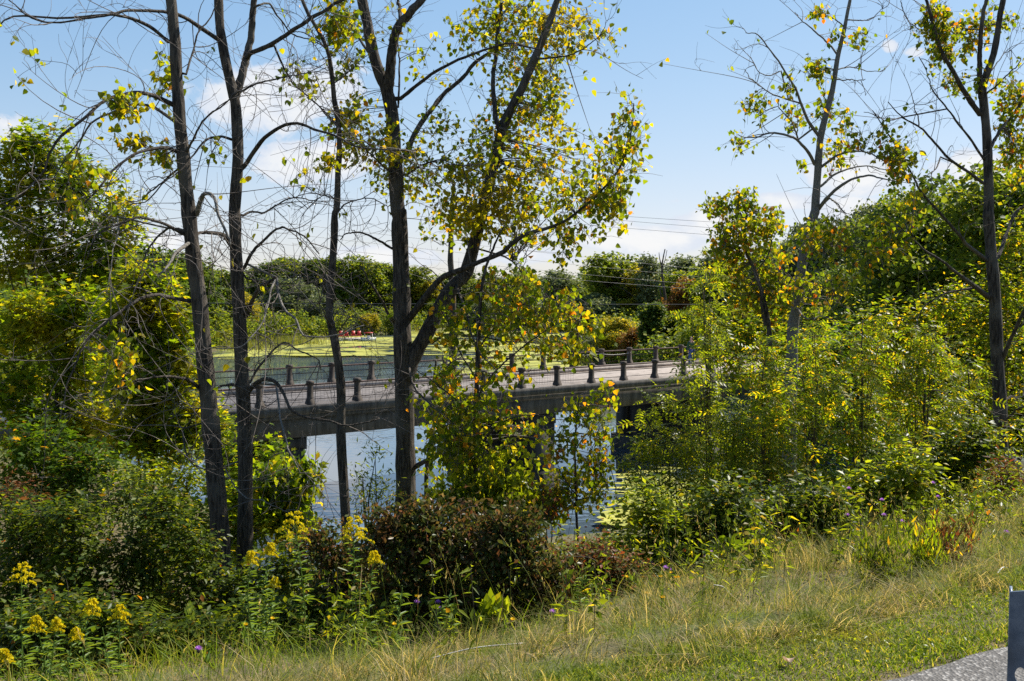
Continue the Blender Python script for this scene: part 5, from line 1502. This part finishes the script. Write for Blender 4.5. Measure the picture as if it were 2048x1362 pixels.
# ------------------------------------------------------------------ knapweed and hawkweed
def flower(kind, label, px, py, D, R):
    tp = at(px, py, D)
    b0 = np.array([tp[0] + rng.normal() * .06, D + rng.uniform(-.1, .15), 0]); b0[2] = gz(b0[0], b0[1])
    if tp[2] < b0[2] + .15:
        tp[2] = b0[2] + .15
    r = empty('knapweed_flower' if kind == 'knapweed' else 'hawkweed_flower', b0, label, 'wildflower', 'purple knapweed' if kind == 'knapweed' else 'yellow hawkweed')
    P = spline(np.array([b0, (b0 + tp) / 2 + rng.normal(size=3) * .03, tp]), 10)
    a = Acc(); a.tubes(P, np.linspace(.0028, .0016, 10), 4)
    q = P[2:8] ; a.build('stem', M['goldenrod_leaf'], r)
    lf = Acc(); put_leaves(lf, np.repeat(P[1:8], 2, 0), .07, 'up', 'lance'); lf.build('leaves', M['goldenrod_leaf'], r)
    if kind == 'knapweed':
        c = Acc(); zs = np.linspace(0, 1, 6)
        c.tubes(tp + np.array([0, 0, 1.]) * (zs[:, None] * R * .9 - R * .7), R * .42 * np.sin(PI * (.12 + .76 * zs)), 8); c.build('bract', M['stem'], r)
    h = Acc(); n = 34
    an = np.arange(n) * 2.399; el = np.linspace(.15, 1.2, n) if kind == 'knapweed' else np.linspace(.05, .7, n)
    t = np.stack([np.cos(an) * np.cos(el), np.sin(an) * np.cos(el), np.sin(el)], -1)
    if kind != 'knapweed':
        t = nrm(t + np.array([.0, -.35, .1]))
    b = nrm(np.cross([0.01, 0, 1.], t)); nn = np.cross(t, b)
    V0 = np.array([(0, 0, 0), (-.13, .6, 0), (-.1, 1, .05), (.1, 1, .05), (.13, .6, 0)]) * [1, 1, 1]
    V = tp + R * (V0[None, :, 0:1] * b[:, None] + V0[None, :, 1:2] * t[:, None] + V0[None, :, 2:3] * nn[:, None])
    h.inst(V, [(0, 4, 3, 2, 1)]); h.build('flower_head', M[kind], r)


ORD = 'first second third fourth fifth sixth seventh eighth ninth tenth eleventh twelfth thirteenth fourteenth fifteenth sixteenth seventeenth eighteenth nineteenth twentieth'.split()
KN = [(397, 1300, 6.0), (834, 1206, 7.4), (876, 1206, 7.4), (878, 1219, 7.2), (1105, 1240, 7.0), (1308, 1103, 10), (1303, 1127, 9.4), (1328, 1143, 9), (1341, 1146, 9), (1331, 1185, 8), (1413, 1115, 8.8), (1424, 1106, 8.8), (1695, 1031, 9.6), (1698, 978, 10), (1764, 1001, 9.8), (1768, 1031, 9.6), (1804, 1044, 9.2), (1866, 967, 10.5), (1876, 995, 10), (2012, 1079, 8.4)]
for i, (x, y, D) in enumerate(sorted(KN)):
    flower('knapweed', 'purple knapweed bloom on a thin stem in the grass, %s of twenty from the left' % ORD[i], x, y, D, .026)
HW = [(491, 1250, 6.6), (545, 1238, 7), (833, 1193, 7.4), (788, 1249, 6.6), (860, 1188, 7.6), (1001, 1117, 11), (1140, 1193, 8), (1293, 1217, 7), (1320, 1199, 7.4), (1254, 1200, 7.6), (1324, 1292, 6), (1342, 1175, 8), (1630, 942, 11), (1666, 1058, 9), (1715, 1060, 8.8), (1738, 1010, 9.4), (1705, 1092, 8.2), (1950, 976, 9.8), (1957, 994, 9.6), (1025, 1259, 6.4)]
for i, (x, y, D) in enumerate(sorted(HW)):
    flower('hawkweed', 'yellow hawkweed bloom on a thin stem in the grass, %s of twenty from the left' % ORD[i], x, y, D, .019)

# ------------------------------------------------------------------ grasses
def blades(acc, X, Y, H, W, bend, base=None, lay=0.0, lean=None):
    n = len(X)
    Zg = ground(X, Y) - .01
    s = np.array([0, .4, .75, 1.0])[None, :, None]
    an = rng.random(n) * 6.283 if lean is None else lean + rng.normal(size=n) * .8
    d = np.stack([np.cos(an), np.sin(an), np.zeros(n)], -1)[:, None]
    B = (bend * H)[:, None, None]
    P = np.stack([X, Y, Zg], -1)[:, None] + np.array([0, 0, 1.]) * (H * (1 - lay))[:, None, None] * (s - .35 * (B / H[:, None, None]) * s ** 2.2) + d * B * s ** 1.8
    f2 = rng.random(n) * 6.283
    sd = np.stack([np.cos(f2), np.sin(f2), np.zeros(n)], -1)[:, None]
    w = W[:, None, None] * np.array([1, .85, .5])[None, :, None]
    A_ = P[:, :3] - sd * w; C_ = P[:, :3] + sd * w
    V = np.concatenate([A_, C_, P[:, 3:]], 1)
    acc.inst(V, [(0, 3, 4, 1), (1, 4, 5, 2), (2, 5, 6)])


def band(n, s0, s1, t0, t1, pw=1.0):
    s = rng.uniform(s0, s1, n); t = t0 + (t1 - t0) * rng.random(n) ** pw
    q = s[:, None] * ROAD_U + t[:, None] * ROAD_N
    return q[:, 0], q[:, 1], s, t


def patchy(x, y, f, th):
    v = np.sin(x * f + 1.3) * np.sin(y * f * 1.13 + .4) + .6 * np.sin(x * f * 2.3 + y * f * 1.9) + rng.normal(size=len(x)) * .35
    return v > th


# mown verge
ac = Acc()
X, Y, s, t = band(120000, 0, 13, 2.72, 3.75)
k = (t > 2.80 + .05 * rng.normal(size=len(t)))
X, Y, t = X[k], Y[k], t[k]
H = rng.uniform(.018, .05, len(X)) * (1 + .4 * patchy(X, Y, 3.0, .4))
blades(ac, X, Y, H, rng.uniform(.0018, .0036, len(X)), rng.uniform(.3, 1.1, len(X)))
X, Y, s, t = band(26000, 13, 45, 2.78, 3.9)
blades(ac, X, Y, rng.uniform(.03, .07, len(X)), rng.uniform(.004, .008, len(X)), rng.uniform(.3, 1.1, len(X)))
tag(ac.build('mown_grass', M['mown']), 'short mown green grass beside the asphalt', kind='stuff')
# clover-like broad leaves in it
ac = Acc()
X, Y, s, t = band(5000, 0, 12, 2.84, 3.5); k = patchy(X, Y, 2.1, .5); X, Y = X[k], Y[k]
put_leaves(ac, np.stack([X, Y, ground(X, Y) + .015 + .015 * rng.random(len(X))], -1), .024, 'flat', 'ovate')
tag(ac.build('clover', M['ash']), 'small clover leaves in the mown grass', kind='stuff')
# tall dry grass in tufts
TMAX = ([-4, 0, 1.5, 2.4, 3.3, 4.5, 5.4, 7, 9, 15], [5.0, 5.1, 5.25, 5.4, 5.6, 5.9, 6.4, 7.6, 8.8, 9.2])
ac = Acc()
cx, cy, s, t = band(3600, -4, 15, 3.45, 9.5, 1.2)
k = (t < np.interp(s, *TMAX)) & (patchy(cx, cy, 1.7, -.8)); cx, cy, s, t = cx[k], cy[k], s[k], t[k]
nb = rng.integers(8, 42, len(cx)); r_ = np.repeat(np.arange(len(cx)), nb)
X = cx[r_] + rng.normal(size=len(r_)) * .045; Y = cy[r_] + rng.normal(size=len(r_)) * .045
tl = rng.random(len(cx)) * 6.283; th_ = rng.uniform(.5, 1.35, len(cx)); tb = rng.uniform(.3, 1.2, len(cx))
H = rng.uniform(.12, .38, len(X)) * th_[r_] * np.interp(t[r_], [3.4, 4.2, 6, 9], [.45, .85, .95, 1.0])
blades(ac, X, Y, H, rng.uniform(.0011, .0028, len(X)), tb[r_] * rng.uniform(.6, 1.4, len(X)), lean=tl[r_])
# short thatch between the tufts
X, Y, s, t = band(120000, -6, 14, 3.4, 9.5, 1.3)
k = t < np.interp(s, *TMAX) + 2.2; X, Y = X[k], Y[k]
blades(ac, X, Y, rng.uniform(.03, .13, len(X)), rng.uniform(.0011, .0024, len(X)), rng.uniform(.5, 1.6, len(X)))
X, Y, s, t = band(9000, 15, 40, 3.6, 9.0)
blades(ac, X, Y, rng.uniform(.2, .5, len(X)), rng.uniform(.003, .006, len(X)), rng.uniform(.25, 1.2, len(X)))
# nodding seed heads
X, Y, s, t = band(900, -3, 14, 4.0, 9.0); k = t < np.interp(s, *TMAX); X, Y = X[k], Y[k]; n = len(X)
h = rng.uniform(.3, .62, n); b0 = np.stack([X, Y, ground(X, Y)], -1); le = rng.normal(size=(n, 3)) * [.14, .14, 0]
u_ = np.linspace(0, 1, 7)[None, :, None]
P = b0[:, None] + np.array([0, 0, 1.]) * h[:, None, None] * u_ + le[:, None] * u_ ** 2
ac.tubes(P, np.full(P.shape[:2], .0011), 3, False)
put_leaves(ac, along(P, 8, .82, 1.0, .004), .022, 'up', 'lance')
tag(ac.build('dry_grass', M['straw']), 'tall dry straw coloured grass covering the bank below the verge', kind='stuff')
# matted straw lying over
ac = Acc()
X, Y, s, t = band(24000, -3, 10, 3.35, 5.6); k = patchy(X, Y, 1.9, .1); X, Y = X[k], Y[k]
blades(ac, X, Y, rng.uniform(.15, .45, len(X)), rng.uniform(.0012, .0024, len(X)), rng.uniform(1.2, 2.0, len(X)), lay=.72)
tag(ac.build('fallen_straw', M['straw']), 'flattened dead straw lying on the bank', kind='stuff')
# green grass tufts further down the slope under the shrubs
ac = Acc()
X, Y, s, t = band(46000, -12, 22, 5.6, 18); k = t > np.interp(s, *TMAX) + .1; X, Y = X[k], Y[k]
blades(ac, X, Y, rng.uniform(.12, .4, len(X)), rng.uniform(.0018, .004, len(X)), rng.uniform(.25, 1.1, len(X)))
tag(ac.build('bank_grass', M['mown']), 'rank green grass under the shrubs down the bank', kind='stuff')
# mixed weeds that stand in the tall grass
ac = Acc(); st = Acc()
X, Y, s, t = band(2600, 2.4, 18, 4.4, 10.5); k = patchy(X, Y, 1.4, -.1) & (rng.random(len(X)) < np.interp(t, [4.6, 6.5, 8], [.3, .8, 1])); X, Y = X[k], Y[k]; n = len(X)
h = rng.uniform(.2, .62, n); b0 = np.stack([X, Y, ground(X, Y)], -1)
P = b0[:, None] + (rng.normal(size=(n, 3)) * [.09, .09, 0] + np.stack([h * 0, h * 0, h], -1))[:, None] * np.linspace(0, 1, 6)[None, :, None]
st.tubes(P, np.full(P.shape[:2], .0022), 3, False)
put_leaves(ac, along(P, 13, .12, 1.0, .012), .075, 'flat', 'lance')
ac2 = Acc(); k = rng.random(n) < .6
put_leaves(ac2, along(P[k], 14, .3, 1.05, .02), .05, 'rand', 'ovate')
tag(ac.build('weeds', M['ash'], more=[(st, M['stem']), (ac2, M['thicket'])]), 'leafy green weeds growing through the tall dry grass', kind='stuff')
# darker tufts
for lab, px, py, D, mt in (('dark grassy tuft with reddish tips at the mown edge', 1765, 1165, 6.4, 'thicket'), ('low brown green tuft at the mown edge right of the reddish tipped one', 1850, 1150, 6.6, 'walnut'), ('low rusty weed tuft right along the mown edge', 1890, 1150, 6.9, 'redbush')):
    p = at(px, py + 50, D); g = gz(p[0], p[1])
    e = empty('weed_tuft', (p[0], p[1], g), lab, 'weed', 'weed tufts at the mown edge')
    lf = Acc(); st = Acc(); n = 46
    tips = np.stack([p[0] + rng.normal(size=n) * .12, p[1] + rng.normal(size=n) * .12, g + rng.uniform(.12, .36, n)], -1)
    b = np.array([p[0], p[1], g]) + rng.normal(size=(n, 3)) * [.06, .06, 0]
    P = b[:, None] + (tips - b)[:, None] * np.linspace(0, 1, 5)[None, :, None]
    st.tubes(P, np.full(P.shape[:2], .0016), 3, False); 
    put_leaves(lf, along(P, 14, .1, 1.05, .015), .05, 'up', 'lance'); lf.build('foliage', M[mt], e, more=[(st, M['stem'])])
# long broken stalks lying in the grass
for lab, p0, p1, D in (('long pale dead stalk lying across the flattened straw', (850, 1322), (1045, 1290), 5.6), ('short pale dead stalk leaning out of the tall grass', (1428, 1170), (1462, 1222), 6.6), ('pale broken stick at the mown edge by the steel post', (1993, 1182), (2014, 1168), 5.9),
                       ('grey dead twig lying over the weeds below the saplings', (1660, 1078), (1745, 1105), 8.0)):
    A_, B_ = at(*p0, D), at(*p1, D + .15)
    for v in (A_, B_):
        v[2] = max(v[2], gz(v[0], v[1]) + .03)
    m_ = (A_ + B_) / 2 + np.array([0, 0, .02])
    a = Acc(); a.tubes(spline(np.array([A_, m_, B_]), 10), np.linspace(.0045, .003, 10), 5)
    tag(a.build('dead_stalk', M['cable'] if 'pale' in lab else M['twig'], origin=A_), lab, 'stalk', 'dead stalks in the grass')
# curled dead leaf on the lawn
p = at(1578, 1332, 4.4); p[2] = gz(p[0], p[1]) + .03
a = Acc(); th = np.linspace(-1.1, 1.1, 9); V = []
for i, v in enumerate(np.linspace(0, 1, 7)):
    w = .03 * math.sin(PI * (.12 + .8 * v))
    V += [p + np.array([w * math.sin(u), .05 * (v - .5), .018 * (1 - math.cos(u)) + .012 * math.sin(v * 5)]) for u in th]
idx = np.arange(63).reshape(7, 9); q = np.stack([idx[:-1, :-1], idx[:-1, 1:], idx[1:, 1:], idx[1:, :-1]], -1).reshape(-1, 4)
a.inst(np.array(V)[None], list(q))
tag(a.build('dead_leaf', M['deadleaf'], origin=p), 'curled pinkish dead leaf lying on the mown grass', 'leaf')
